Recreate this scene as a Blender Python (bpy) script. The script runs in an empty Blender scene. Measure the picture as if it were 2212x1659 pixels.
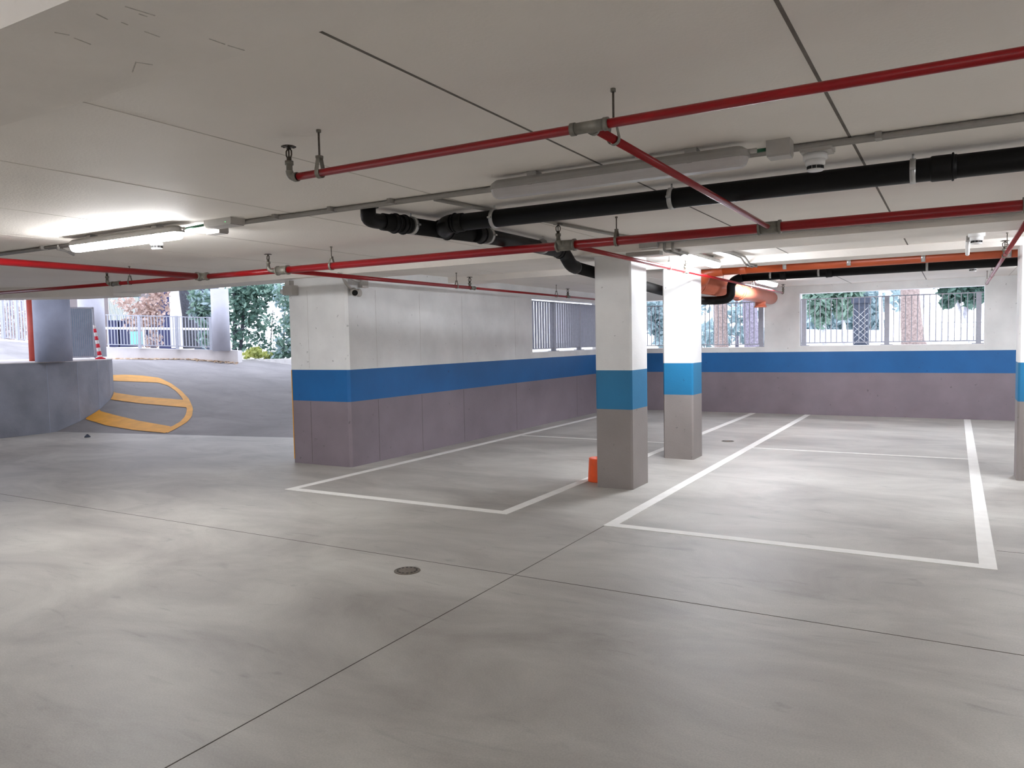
import bpy, math, random
from mathutils import Vector, Matrix
random.seed(7)
PI = math.pi
scene = bpy.context.scene
COL = scene.collection

# ------------------------------------------------------------------ camera
W, H, F = 2212, 1659, 1650.663
YAW, PITCH, ROLL, CAMH = math.radians(30.0988), math.radians(-3.2349), math.radians(-1.09795), 1.52
_f = Vector((-math.sin(YAW)*math.cos(PITCH), math.cos(YAW)*math.cos(PITCH), math.sin(PITCH)))
_r0 = Vector((math.cos(YAW), math.sin(YAW), 0))
_u0 = _r0.cross(_f)
_r = _r0*math.cos(ROLL) + _u0*math.sin(ROLL)
_u = -_r0*math.sin(ROLL) + _u0*math.cos(ROLL)
cam = bpy.data.cameras.new('camera')
cam.sensor_width = 36; cam.lens = F*36/W; cam.clip_start = .05; cam.clip_end = 400
camo = bpy.data.objects.new('camera', cam); COL.objects.link(camo)
camo.matrix_world = Matrix(((_r.x, _u.x, -_f.x, 0), (_r.y, _u.y, -_f.y, 0), (_r.z, _u.z, -_f.z, CAMH), (0, 0, 0, 1)))
scene.camera = camo

EYE = Vector((0, 0, CAMH))
def ray(px, py): return _r*((px-W/2)/F) - _u*((py-H/2)/F) + _f
def at(px, py, x=None, y=None, z=None, d=None):
    """a measured photo point on the plane x= / y= / z= or at depth d"""
    v = ray(px, py)
    if d is not None: return EYE + v*d
    if x is not None: return EYE + v*(x/v.x)
    if y is not None: return EYE + v*(y/v.y)
    return EYE + v*((z-CAMH)/v.z)

# ------------------------------------------------------------------ materials
def s2l(c):
    return tuple((v/12.92 if v <= .04045 else ((v+.055)/1.055)**2.4) for v in c)
def rgb(r, g, b): return (*s2l((r/255, g/255, b/255)), 1)

def mat(name, col, rough=.6, metal=0., var=.12, scale=6., bump=0., bscale=40., spec=.5, emit=None, estr=0., trans=0., col2=None, detail=6):
    m = bpy.data.materials.new(name); m.use_nodes = True
    nt = m.node_tree; N = nt.nodes; L = nt.links
    b = N['Principled BSDF']
    b.inputs['Roughness'].default_value = rough
    b.inputs['Metallic'].default_value = metal
    b.inputs['Specular IOR Level'].default_value = spec
    geo = N.new('ShaderNodeNewGeometry')
    nz = N.new('ShaderNodeTexNoise'); nz.inputs['Scale'].default_value = scale; nz.inputs['Detail'].default_value = detail
    L.new(geo.outputs['Position'], nz.inputs['Vector'])
    rp = N.new('ShaderNodeValToRGB')
    c = col[:3]; c2 = col2[:3] if col2 else c
    rp.color_ramp.elements[0].position = .3; rp.color_ramp.elements[1].position = .7
    rp.color_ramp.elements[0].color = (*[v*(1-var) for v in c], 1)
    rp.color_ramp.elements[1].color = (*[min(1, v*(1+var)) for v in c2], 1)
    L.new(nz.outputs['Fac'], rp.inputs['Fac'])
    L.new(rp.outputs['Color'], b.inputs['Base Color'])
    if bump:
        n2 = N.new('ShaderNodeTexNoise'); n2.inputs['Scale'].default_value = bscale; n2.inputs['Detail'].default_value = 4
        L.new(geo.outputs['Position'], n2.inputs['Vector'])
        bp = N.new('ShaderNodeBump'); bp.inputs['Strength'].default_value = bump; bp.inputs['Distance'].default_value = .02
        L.new(n2.outputs['Fac'], bp.inputs['Height']); L.new(bp.outputs['Normal'], b.inputs['Normal'])
    if emit:
        b.inputs['Emission Color'].default_value = emit; b.inputs['Emission Strength'].default_value = estr
    if trans: b.inputs['Transmission Weight'].default_value = trans
    return m

def banded(name, top, band, low, seed=0.):
    """painted concrete: white above 1.2 m, blue band 0.8-1.2 m, taupe below, with small pits and stains"""
    m = bpy.data.materials.new(name); m.use_nodes = True
    nt = m.node_tree; N = nt.nodes; L = nt.links; b = N['Principled BSDF']
    b.inputs['Roughness'].default_value = .55
    geo = N.new('ShaderNodeNewGeometry'); sep = N.new('ShaderNodeSeparateXYZ'); L.new(geo.outputs['Position'], sep.inputs[0])
    def gt(v):
        n = N.new('ShaderNodeMath'); n.operation = 'GREATER_THAN'; n.inputs[1].default_value = v; L.new(sep.outputs['Z'], n.inputs[0]); return n
    m1 = N.new('ShaderNodeMixRGB'); m1.inputs[1].default_value = low; m1.inputs[2].default_value = band; L.new(gt(.808).outputs[0], m1.inputs[0])
    m2 = N.new('ShaderNodeMixRGB'); m2.inputs[2].default_value = top; L.new(m1.outputs[0], m2.inputs[1]); L.new(gt(1.203).outputs[0], m2.inputs[0])
    # mottling
    nz = N.new('ShaderNodeTexNoise'); nz.inputs['Scale'].default_value = 2.3; nz.inputs['Detail'].default_value = 8; L.new(geo.outputs['Position'], nz.inputs['Vector'])
    mr = N.new('ShaderNodeMapRange'); mr.inputs[1].default_value = .3; mr.inputs[2].default_value = .7; mr.inputs[3].default_value = .9; mr.inputs[4].default_value = 1.08
    L.new(nz.outputs['Fac'], mr.inputs[0])
    mul = N.new('ShaderNodeMixRGB'); mul.blend_type = 'MULTIPLY'; mul.inputs[0].default_value = 1
    L.new(m2.outputs[0], mul.inputs[1]); L.new(mr.outputs[0], mul.inputs[2])
    # pits / specks
    sp = N.new('ShaderNodeTexNoise'); sp.inputs['Scale'].default_value = 17; sp.inputs['Detail'].default_value = 3; L.new(geo.outputs['Position'], sp.inputs['Vector'])
    s2 = N.new('ShaderNodeMapRange'); s2.inputs[1].default_value = .70; s2.inputs[2].default_value = .76; s2.inputs[3].default_value = 1; s2.inputs[4].default_value = .62
    L.new(sp.outputs['Fac'], s2.inputs[0])
    mu2 = N.new('ShaderNodeMixRGB'); mu2.blend_type = 'MULTIPLY'; mu2.inputs[0].default_value = 1
    L.new(mul.outputs[0], mu2.inputs[1]); L.new(s2.outputs[0], mu2.inputs[2])
    L.new(mu2.outputs[0], b.inputs['Base Color'])
    n2 = N.new('ShaderNodeTexNoise'); n2.inputs['Scale'].default_value = 60; L.new(geo.outputs['Position'], n2.inputs['Vector'])
    bp = N.new('ShaderNodeBump'); bp.inputs['Strength'].default_value = .15; bp.inputs['Distance'].default_value = .01
    L.new(n2.outputs['Fac'], bp.inputs['Height']); L.new(bp.outputs['Normal'], b.inputs['Normal'])
    return m

def floor_mat(name, c_lo, c_hi, rough):
    m = bpy.data.materials.new(name); m.use_nodes = True
    nt = m.node_tree; N = nt.nodes; L = nt.links; b = N['Principled BSDF']
    geo = N.new('ShaderNodeNewGeometry')
    mp = N.new('ShaderNodeMapping'); mp.inputs['Scale'].default_value = (.55, 1.0, 1); mp.inputs['Rotation'].default_value = (0, 0, .5); L.new(geo.outputs['Position'], mp.inputs['Vector'])
    a = N.new('ShaderNodeTexNoise'); a.inputs['Scale'].default_value = 1.3; a.inputs['Detail'].default_value = 9; a.inputs['Roughness'].default_value = .62; a.inputs['Distortion'].default_value = .6
    L.new(mp.outputs[0], a.inputs['Vector'])
    rp = N.new('ShaderNodeValToRGB'); rp.color_ramp.elements[0].position = .3; rp.color_ramp.elements[1].position = .68
    rp.color_ramp.elements[0].color = c_lo; rp.color_ramp.elements[1].color = c_hi
    L.new(a.outputs['Fac'], rp.inputs['Fac'])
    g = N.new('ShaderNodeTexNoise'); g.inputs['Scale'].default_value = 120; g.inputs['Detail'].default_value = 3; L.new(geo.outputs['Position'], g.inputs['Vector'])
    mr = N.new('ShaderNodeMapRange'); mr.inputs[1].default_value = .35; mr.inputs[2].default_value = .65; mr.inputs[3].default_value = .93; mr.inputs[4].default_value = 1.06; L.new(g.outputs['Fac'], mr.inputs[0])
    mu = N.new('ShaderNodeMixRGB'); mu.blend_type = 'MULTIPLY'; mu.inputs[0].default_value = 1; L.new(rp.outputs[0], mu.inputs[1]); L.new(mr.outputs[0], mu.inputs[2])
    # tyre scuffs: thin dark smears
    mp2 = N.new('ShaderNodeMapping'); mp2.inputs['Scale'].default_value = (1.0, 3.2, 1); mp2.inputs['Rotation'].default_value = (0, 0, -.35); L.new(geo.outputs['Position'], mp2.inputs['Vector'])
    s = N.new('ShaderNodeTexNoise'); s.inputs['Scale'].default_value = 1.9; s.inputs['Detail'].default_value = 5; s.inputs['Distortion'].default_value = 1.6; L.new(mp2.outputs[0], s.inputs['Vector'])
    s2 = N.new('ShaderNodeMapRange'); s2.inputs[1].default_value = .62; s2.inputs[2].default_value = .74; s2.inputs[3].default_value = 1; s2.inputs[4].default_value = .8; L.new(s.outputs['Fac'], s2.inputs[0])
    mu2 = N.new('ShaderNodeMixRGB'); mu2.blend_type = 'MULTIPLY'; mu2.inputs[0].default_value = 1; L.new(mu.outputs[0], mu2.inputs[1]); L.new(s2.outputs[0], mu2.inputs[2])
    L.new(mu2.outputs[0], b.inputs['Base Color'])
    rr = N.new('ShaderNodeMapRange'); rr.inputs[3].default_value = rough-.08; rr.inputs[4].default_value = rough+.1; L.new(a.outputs['Fac'], rr.inputs[0]); L.new(rr.outputs[0], b.inputs['Roughness'])
    bp = N.new('ShaderNodeBump'); bp.inputs['Strength'].default_value = .06; bp.inputs['Distance'].default_value = .01
    L.new(g.outputs['Fac'], bp.inputs['Height']); L.new(bp.outputs['Normal'], b.inputs['Normal'])
    return m

def leaf_mat(name, c1, c2, tl=.35):
    m = bpy.data.materials.new(name); m.use_nodes = True
    nt = m.node_tree; N = nt.nodes; L = nt.links; b = N['Principled BSDF']; out = N['Material Output']
    geo = N.new('ShaderNodeNewGeometry')
    nz = N.new('ShaderNodeTexNoise'); nz.inputs['Scale'].default_value = 5; L.new(geo.outputs['Position'], nz.inputs['Vector'])
    rp = N.new('ShaderNodeValToRGB'); rp.color_ramp.elements[0].position = .35; rp.color_ramp.elements[1].position = .65
    rp.color_ramp.elements[0].color = c1; rp.color_ramp.elements[1].color = c2
    L.new(nz.outputs['Fac'], rp.inputs['Fac']); L.new(rp.outputs[0], b.inputs['Base Color'])
    b.inputs['Roughness'].default_value = .5
    t = N.new('ShaderNodeBsdfTranslucent'); L.new(rp.outputs[0], t.inputs['Color'])
    mx = N.new('ShaderNodeMixShader'); mx.inputs[0].default_value = tl
    L.new(b.outputs[0], mx.inputs[1]); L.new(t.outputs[0], mx.inputs[2]); L.new(mx.outputs[0], out.inputs['Surface'])
    return m

M = {}
M['floor'] = floor_mat('polished_concrete', rgb(140, 135, 129), rgb(184, 181, 174), .5)
M['ramp'] = floor_mat('ramp_concrete', rgb(116, 113, 114), rgb(146, 142, 143), .7)
M['ceiling'] = mat('ceiling_paint', rgb(240, 234, 226), .7, var=.03, scale=1.4, bump=.12, bscale=70)
M['beam'] = mat('beam_paint', rgb(238, 232, 224), .7, var=.05, scale=2.5, bump=.15, bscale=50)
M['taupe_joint'] = mat('taupe_joint', rgb(98, 88, 90), .9, var=.25, scale=14)
M['grey_joint'] = mat('grey_joint', rgb(196, 193, 190), .9, var=.12, scale=14)
M['grey_joint_dark'] = mat('grey_streak', rgb(196, 190, 181), .9, var=.2, scale=60)
M['fainter_joint'] = mat('faint_joint_grey', rgb(198, 191, 182), .9, var=.1, scale=8)
M['joint'] = mat('panel_joint_grey', rgb(112, 105, 98), .9, var=.2, scale=8)  # darker grey of the stronger ceiling panel joints
M['floor_joint'] = mat('sawn_joint_grey', rgb(86, 80, 74), .9, var=.2, scale=8)
M['wall'] = banded('painted_wall', rgb(229, 229, 228), rgb(12, 94, 156), rgb(130, 119, 127))
M['column'] = banded('painted_column', rgb(229, 228, 226), rgb(10, 108, 152), rgb(136, 128, 125))
M['plain'] = mat('white_paint', rgb(225, 222, 218), .6, var=.04, scale=3, bump=.1, bscale=50)
M['line'] = mat('white_road_paint', rgb(226, 224, 219), .6, var=.05, scale=9)
M['yellow'] = mat('yellow_road_paint', rgb(226, 160, 40), .65, var=.12, scale=5)
M['red'] = mat('red_enamel', rgb(138, 14, 20), .32, spec=.4, var=.06, scale=12)
M['galv'] = mat('galvanised_fitting', rgb(120, 116, 106), .5, .3, var=.18, scale=40)
M['brass'] = mat('dark_brass', rgb(70, 62, 52), .45, .5, var=.15, scale=60)
M['zinc'] = mat('zinc_clamp', rgb(190, 190, 188), .35, .7, var=.1, scale=30)
M['rod'] = mat('threaded_rod', rgb(96, 88, 80), .5, .5, var=.25, scale=150)
M['blackpipe'] = mat('black_pvc', rgb(9, 8, 8), .5, spec=.25, var=.12, scale=10)
M['orange'] = mat('orange_pvc', rgb(176, 78, 38), .4, var=.06, scale=6)
M['salmon'] = mat('salmon_pvc', rgb(205, 112, 84), .32, var=.06, scale=6)
M['conduit'] = mat('grey_conduit', rgb(150, 146, 140), .5, var=.05, scale=20)
M['boxgrey'] = mat('grey_plastic', rgb(178, 174, 168), .5, var=.04, scale=15)
M['lampbody'] = mat('luminaire_grey', rgb(160, 157, 152), .5, var=.04, scale=15)
M['lampoff'] = mat('opal_cover', rgb(196, 192, 190), .3, var=.03, scale=15)
LAMP = (.985, .985, 1, 1)
LSTR = 102.
M['lampon'] = mat('lit_opal_cover', rgb(255, 255, 255), .3, var=.0, emit=LAMP, estr=LSTR)
M['lamponcool'] = mat('lit_opal_cover_cool', rgb(255, 255, 255), .3, var=.0, emit=(.94, .98, 1.06, 1), estr=LSTR*1.12)
M['white'] = mat('white_plastic', rgb(232, 231, 229), .4, var=.03, scale=20)
M['darkvent'] = mat('dark_vent', rgb(22, 21, 20), .7, var=.1)
M['green'] = mat('green_gland', rgb(42, 96, 70), .5, var=.1, scale=40)
M['led'] = mat('green_led', rgb(60, 230, 110), .4, emit=(.1, 1, .3, 1), estr=1.2)
M['lens'] = mat('black_lens', rgb(14, 14, 14), .15, var=.1)
M['iron'] = mat('cast_iron_grate', rgb(112, 104, 94), .6, .3, var=.2, scale=60, bump=.2, bscale=120)
M['bucket'] = mat('orange_plastic', rgb(226, 84, 28), .5, var=.08, scale=14)
M['sill'] = mat('white_sill', rgb(234, 233, 231), .55, var=.04, scale=9)
M['rail'] = mat('painted_steel', rgb(168, 170, 180), .45, .25, var=.07, scale=20)
M['island'] = mat('raw_concrete', rgb(132, 134, 143), .8, var=.16, scale=2.2, bump=.25, bscale=24)
M['roundcol'] = mat('concrete_render', rgb(172, 172, 182), .75, var=.07, scale=3, bump=.2, bscale=40)
M['roundcolgrey'] = mat('grey_concrete_render', rgb(150, 156, 174), .75, var=.1, scale=3, bump=.2, bscale=40)
M['curb'] = mat('white_curb_paint', rgb(212, 208, 208), .75, var=.06, scale=3)
M['redpost'] = mat('red_oxide_steel', rgb(172, 66, 52), .5, var=.12, scale=6)
M['panel'] = mat('blue_grey_mesh_panel', rgb(136, 152, 170), .55, .1, var=.1, scale=9)
M['tapewhite'] = mat('tape_white', rgb(236, 232, 232), .5, var=.03)
M['tapered'] = mat('tape_red', rgb(214, 30, 54), .5, var=.05)
M['bark'] = mat('brown_bark', rgb(150, 134, 128), .9, var=.35, scale=22, bump=.9, bscale=30)
M['barkpale'] = mat('pale_bark', rgb(206, 206, 214), .9, var=.22, scale=20, bump=.6, bscale=30)
M['barkgrey'] = mat('grey_bark', rgb(136, 130, 144), .9, var=.35, scale=26, bump=.9, bscale=34)
M['barkdark'] = mat('dark_bark', rgb(66, 68, 76), .9, var=.35, scale=24, bump=.8, bscale=30)
M['slate'] = mat('dark_slate_post', rgb(58, 66, 80), .7, var=.3, scale=22)
M['leafdark'] = leaf_mat('dark_green_leaf', rgb(52, 76, 68), rgb(104, 138, 124))
M['leafgreen'] = leaf_mat('green_leaf', rgb(86, 116, 100), rgb(146, 174, 158))
M['leafpale'] = leaf_mat('pale_blue_green_leaf', rgb(118, 142, 146), rgb(176, 196, 200), .45)  # outdoor haze and glare put into the leaf colour as paleness
M['leafbrown'] = leaf_mat('dry_brown_leaf', rgb(160, 132, 120), rgb(214, 194, 186))
M['leafyellow'] = leaf_mat('yellow_green_leaf', rgb(140, 150, 80), rgb(196, 200, 120))
M['ground'] = mat('garden_soil', rgb(150, 146, 138), .95, var=.2, scale=3, bump=.3, bscale=14)
M['gravel'] = mat('pale_gravel', rgb(214, 212, 210), .95, var=.12, scale=8)
M['teal'] = mat('teal_cladding', rgb(50, 100, 104), .6, var=.12, scale=4)
M['navy'] = mat('navy_plastic', rgb(26, 32, 74), .5, var=.15, scale=4)
M['turq'] = mat('turquoise_plastic', rgb(120, 200, 184), .5, var=.08, scale=5)
M['mesh'] = mat('white_mesh_wire', rgb(220, 224, 226), .5, var=.05)
M['facade'] = mat('beige_render', rgb(118, 110, 110), .85, var=.07, scale=2)
M['hedgewhite'] = mat('pale_stone', rgb(214, 216, 222), .9, var=.15, scale=6, bump=.4, bscale=12)

# ------------------------------------------------------------------ mesh builder
class MB:
    def __init__(s): s.v = []; s.f = []; s.sm = []; s.mi = []
    def add(s, vs, fs, smooth=False, mi=0):
        o = len(s.v); s.v += [tuple(v) for v in vs]; s.f += [tuple(o+i for i in f) for f in fs]; s.sm += [smooth]*len(fs); s.mi += [mi]*len(fs); return s
    def box(s, x0, x1, y0, y1, z0, z1, mi=0):
        v = [(x0,y0,z0),(x1,y0,z0),(x1,y1,z0),(x0,y1,z0),(x0,y0,z1),(x1,y0,z1),(x1,y1,z1),(x0,y1,z1)]
        return s.add(v, [(0,3,2,1),(4,5,6,7),(0,1,5,4),(1,2,6,5),(2,3,7,6),(3,0,4,7)], mi=mi)
    def obox(s, c, ax, ay, az, hx, hy, hz, mi=0):
        c = Vector(c); ax, ay, az = Vector(ax).normalized(), Vector(ay).normalized(), Vector(az).normalized()
        v = [c+ax*hx*i+ay*hy*j+az*hz*k for k in (-1,1) for (i,j) in ((-1,-1),(1,-1),(1,1),(-1,1))]
        return s.add(v, [(0,3,2,1),(4,5,6,7),(0,1,5,4),(1,2,6,5),(2,3,7,6),(3,0,4,7)], mi=mi)
    def prism(s, poly, z0, z1, smooth=False, mi=0):
        n = len(poly); v = [(*p[:2], z0) for p in poly]+[(*p[:2], z1) for p in poly]
        s.add(v, [tuple(range(n-1,-1,-1)), tuple(range(n,2*n))], False, mi)
        o = len(s.v)-2*n
        for i in range(n):
            j = (i+1) % n; s.f.append((o+i, o+j, o+n+j, o+n+i)); s.sm.append(smooth); s.mi.append(mi)
        return s
    def tube(s, path, r, n=14, caps=True, mi=0):
        path = [Vector(p) for p in path]; rs = r if isinstance(r, (list, tuple)) else [r]*len(path)
        T = []
        for i in range(len(path)):
            a = path[max(0, i-1)]; b = path[min(len(path)-1, i+1)]; T.append((b-a).normalized())
        nv = T[0].orthogonal().normalized(); o = len(s.v)
        for i, p in enumerate(path):
            if i: nv = (nv - T[i]*nv.dot(T[i])).normalized()
            bv = T[i].cross(nv)
            for k in range(n):
                a = 2*PI*k/n; s.v.append(tuple(p+(nv*math.cos(a)+bv*math.sin(a))*rs[i]))
        for i in range(len(path)-1):
            for k in range(n):
                k2 = (k+1) % n; s.f.append((o+i*n+k, o+i*n+k2, o+(i+1)*n+k2, o+(i+1)*n+k)); s.sm.append(True); s.mi.append(mi)
        if caps:
            s.f.append(tuple(o+k for k in range(n-1,-1,-1))); s.sm.append(False); s.mi.append(mi)
            e = o+(len(path)-1)*n; s.f.append(tuple(e+k for k in range(n))); s.sm.append(False); s.mi.append(mi)
        return s
    def rod(s, a, b, r, n=12, mi=0): return s.tube([a, b], r, n, mi=mi)
    def lathe(s, c, prof, n=20, axis=(0,0,1), mi=0):
        """prof = [(radius, height)] about the axis through c"""
        c = Vector(c); ax = Vector(axis).normalized(); u = ax.orthogonal().normalized(); w = ax.cross(u)
        o = len(s.v)
        for (r, h) in prof:
            for k in range(n):
                a = 2*PI*k/n; s.v.append(tuple(c+ax*h+(u*math.cos(a)+w*math.sin(a))*max(r, 1e-5)))
        for i in range(len(prof)-1):
            for k in range(n):
                k2 = (k+1) % n; s.f.append((o+i*n+k, o+i*n+k2, o+(i+1)*n+k2, o+(i+1)*n+k)); s.sm.append(True); s.mi.append(mi)
        s.f.append(tuple(o+k for k in range(n-1,-1,-1))); s.sm.append(False); s.mi.append(mi)
        e = o+(len(prof)-1)*n; s.f.append(tuple(e+k for k in range(n))); s.sm.append(False); s.mi.append(mi)
        return s
    def ring(s, c, axis, R, r, n=24, m=8, mi=0, a0=0., a1=2*PI):
        c = Vector(c); ax = Vector(axis).normalized(); u = ax.orthogonal().normalized(); w = ax.cross(u)
        closed = abs(a1-a0-2*PI) < 1e-6; cnt = n if closed else n+1
        o = len(s.v)
        for i in range(cnt):
            a = a0+(a1-a0)*i/n; d = u*math.cos(a)+w*math.sin(a)
            for k in range(m):
                b = 2*PI*k/m; s.v.append(tuple(c+d*(R+r*math.cos(b))+ax*r*math.sin(b)))
        for i in range(n):
            j = (i+1) % cnt
            for k in range(m):
                k2 = (k+1) % m; s.f.append((o+i*m+k, o+j*m+k, o+j*m+k2, o+i*m+k2)); s.sm.append(True); s.mi.append(mi)
        return s
    def band(s, c, axis, R0, R1, hw, n=24, mi=0):
        """flat strap around a pipe"""
        ax = Vector(axis).normalized(); c = Vector(c)
        return s.lathe(c, [(R0, -hw), (R1, -hw), (R1, hw), (R0, hw)], n, axis, mi)
    def leaves(s, c, rad, n, size, rnd, mi=0, long=1.7, down=0.):
        c = Vector(c)
        for _ in range(n):
            while True:
                p = Vector((rnd.uniform(-1,1), rnd.uniform(-1,1), rnd.uniform(-1,1)))
                if p.length <= 1: break
            p = Vector((p.x*rad[0], p.y*rad[1], p.z*rad[2]))+c
            a = Vector((rnd.gauss(0,1), rnd.gauss(0,1), rnd.gauss(0,1)-down)).normalized(); b = a.orthogonal().normalized()
            q = rnd.uniform(0, 2*PI); b = b*math.cos(q)+a.cross(b)*math.sin(q)
            sz = size*rnd.uniform(.6, 1.3); l = a*sz*long*.5; w = b*sz*.5
            s.add([p-l, p+w, p+l, p-w], [(0,1,2,3)], False, mi)
        return s
    def build(s, name, m, parent=None, loc=None):
        me = bpy.data.meshes.new(name); me.from_pydata(s.v, [], s.f)
        ms = m if isinstance(m, (list, tuple)) else [m]
        for k in ms: me.materials.append(M[k] if isinstance(k, str) else k)
        me.polygons.foreach_set('use_smooth', s.sm); me.polygons.foreach_set('material_index', s.mi); me.update()
        o = bpy.data.objects.new(name, me); COL.objects.link(o)
        if parent is not None:
            o.parent = parent
            o.matrix_parent_inverse = Matrix.Translation(-parent.location) if parent.type == 'EMPTY' else Matrix.Identity(4)
        return o

def tag(o, label=None, cat=None, group=None, kind=None):
    if label: o['label'] = label
    if cat: o['category'] = cat
    if group: o['group'] = group
    if kind: o['kind'] = kind
    return o
def thing(name, label, cat, loc=(0,0,0), group=None, kind=None):
    o = bpy.data.objects.new(name, None); o.empty_display_size = .1; COL.objects.link(o); o.location = Vector(loc)
    return tag(o, label, cat, group, kind)
def kids(o): return [c for c in COL.objects if c.parent == o]
def dup(root, delta, label=None, rot=None):
    """copy a thing with its parts and sub-parts, moved by delta"""
    allo = list(COL.objects)
    r = root.copy(); COL.objects.link(r)
    if rot is not None: r.rotation_euler.z = rot
    r.location = root.location + Vector(delta)
    if label: r['label'] = label
    for ch in [c for c in allo if c.parent == root]:
        c = ch.copy(); COL.objects.link(c); c.parent = r; c.matrix_parent_inverse = ch.matrix_parent_inverse.copy()
        for g in [k for k in allo if k.parent == ch]:
            d = g.copy(); COL.objects.link(d); d.parent = c; d.matrix_parent_inverse = g.matrix_parent_inverse.copy()
    return r
def struct(name, mb, m, parent=None, label=None, cat=None):
    o = mb.build(name, m, parent)
    if parent is None: tag(o, label, cat, None, 'structure')
    return o

# ------------------------------------------------------------------ setting
ZC = 2.462            # ceiling
XL, YF = -6.41, 15.45 # wall faces
XR, YB = 6.0, -5.0
CI = Vector((-17.5, 7.28)); RI = 3.2; TH0 = math.radians(12); KH = .775
def land(x): return 1.12 + .03*max(0, -17-x) + .12*max(0, -20.5-x)
def ramp_z(x, y):
    t = math.atan2(y-CI.y, x-CI.x)
    if t < -PI/2: t += 2*PI
    return max(0., min(KH*(t-TH0), land(x)))
def on_ramp(px, py):
    v = ray(px, py); lo = 8.; step = .01; p0 = None
    for i in range(3200):
        p = EYE + v*(lo+i*step)
        if p.z - ramp_z(p.x, p.y) < 0: return p
    return p
def polar(r, t): return (CI.x+r*math.cos(t), CI.y+r*math.sin(t))

# floor polygon (up to the ramp's foot and round the island)
foot = [polar(10.35, TH0), polar(RI, TH0)]
arc = [polar(RI, math.radians(a)) for a in range(6, -91, -6)]
fl = [(XR+.3, YB-.3), (XR+.3, YF+.3), (-7.375+.3, YF+.3), (-7.375, 7.3)] + foot + arc + [(-17.5, YB-.3)]
mb = MB(); mb.prism(fl, -.25, 0)
floor = struct('floor', mb, 'floor')
j = MB().box(-14.0, XR, 4.222, 4.227, 0, .0012); j.build('control_joint', 'floor_joint', floor)
j = MB().box(-2.4585, -2.4535, YB, YF, 0, .0013); j.build('control_joint', 'floor_joint', floor)
j = MB().box(.27, XR, 6.2, 6.204, 0, .0012); j.build('control_joint', 'floor_joint', floor)

# ceiling with its panel joints
ce = [(XR+.3, YB-.3), (XR+.3, YF+.3), (XL-.3, YF+.3), (XL-.3, 7.42), (-10.9, 7.42), (-12.0, 7.15), (-12.9, 6.5), (-13.6, 5.4), (-14.6, 3.6), (-14.9, YB-.3)]
ceiling = struct('ceiling', MB().prism(ce, ZC, ZC+.3), 'ceiling')
for x, w in ((-.445, .013), (-1.665, .012), (-2.89, .006), (-4.11, .004), (-5.47, .006), (-6.7, .004), (-7.9, .004), (.78, .008), (2.0, .008)):
    for y0, y1 in ((1.535, 6.97), (7.62, 9.25), (9.7, YF)):
        if x < XL and y0 > 5: continue
        MB().box(x-w/2, x+w/2, y0, y1, ZC-.0015, ZC).build('panel_joint', 'joint' if w > .009 else 'fainter_joint', ceiling)
for x in (-1.665, 2.0):
    MB().box(x-.004, x+.004, YB, 1.085, ZC-.0015, ZC).build('panel_joint', 'joint', ceiling)

def beam(poly, z0, label): return struct('beam', MB().prism(poly, z0, ZC+.001), 'beam', None, label, 'beam')
beam([(-14.5, 1.085), (XR, 1.085), (XR, 1.535), (-14.5, 1.535)], 2.34, 'wide white concrete beam nearest, crossing the ceiling in front of the first red pipe')
beam([(-10.9, 6.97), (XR, 6.97), (XR, 7.62), (XL, 7.62), (XL, 7.42), (-10.9, 7.42)], 2.355, 'white concrete beam above the front square column, behind the thick red pipe')
beam([(XL, 9.25), (XR, 9.25), (XR, 9.7), (XL, 9.7)], 2.38, 'white concrete beam over the rear square column, in front of the orange pipe')
near = [o for o in COL.objects if o.name.startswith('beam')][0]
mk = MB()
for a, b_ in (((118, 70), (150, 76)), ((160, 82), (196, 96)), ((208, 30), (232, 42)), ((262, 48), (276, 54)), ((312, 68), (345, 80)), ((270, 14), (335, 34)), ((452, 84), (486, 96)), ((492, 98), (528, 109)), ((292, 134), (330, 140)), ((340, 143), (392, 157)), ((286, 156), (293, 136)), ((300, 30), (318, 36))):
    p, q = at(*a, z=2.3395), at(*b_, z=2.3395)
    if 1.09 < min(p.y, q.y) and max(p.y, q.y) < 1.53:
        d_ = q-p; mk.obox((p+q)/2, d_, Vector((-d_.y, d_.x, 0)), (0,0,1), d_.length/2, .0016, .0006)
mk.build('surface_marks', 'grey_joint_dark', near)
# curved edge beam over the foot of the ramp
oute = [(-10.9, 7.42), (-12.0, 7.15), (-12.9, 6.5), (-13.6, 5.4), (-14.6, 3.6)]
inne = [(-14.15, 3.5), (-13.1, 5.2), (-12.45, 6.2), (-11.75, 6.65), (-10.9, 6.97)]
beam(oute+inne, 2.31, 'curved white edge beam turning round above the foot of the ramp')

# walls
def wall_x(x0, x1, y0, y1, holes, z1, name, m):
    """wall along y (thickness x0..x1) with holes [(ya,yb,za,zb)]"""
    b = MB(); y = y0
    for (ya, yb, za, zb) in holes:
        b.box(x0, x1, y, ya, 0, z1); b.box(x0, x1, ya, yb, 0, za); b.box(x0, x1, ya, yb, zb, z1); y = yb
    b.box(x0, x1, y, y1, 0, z1); return struct(name, b, m)
def wall_y(y0, y1, x0, x1, holes, z1, name, m):
    b = MB(); x = x0
    for (xa, xb, za, zb) in holes:
        b.box(x, xa, y0, y1, 0, z1); b.box(xa, xb, y0, y1, 0, za); b.box(xa, xb, y0, y1, zb, z1); x = xb
    b.box(x, x1, y0, y1, 0, z1); return struct(name, b, m)
WT = .28
WL = (11.79, YF-.45, 1.305, 2.28)
wl = wall_x(XL-WT, XL, 7.4, YF+WT, [WL], ZC, 'wall_left', 'wall')
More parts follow.
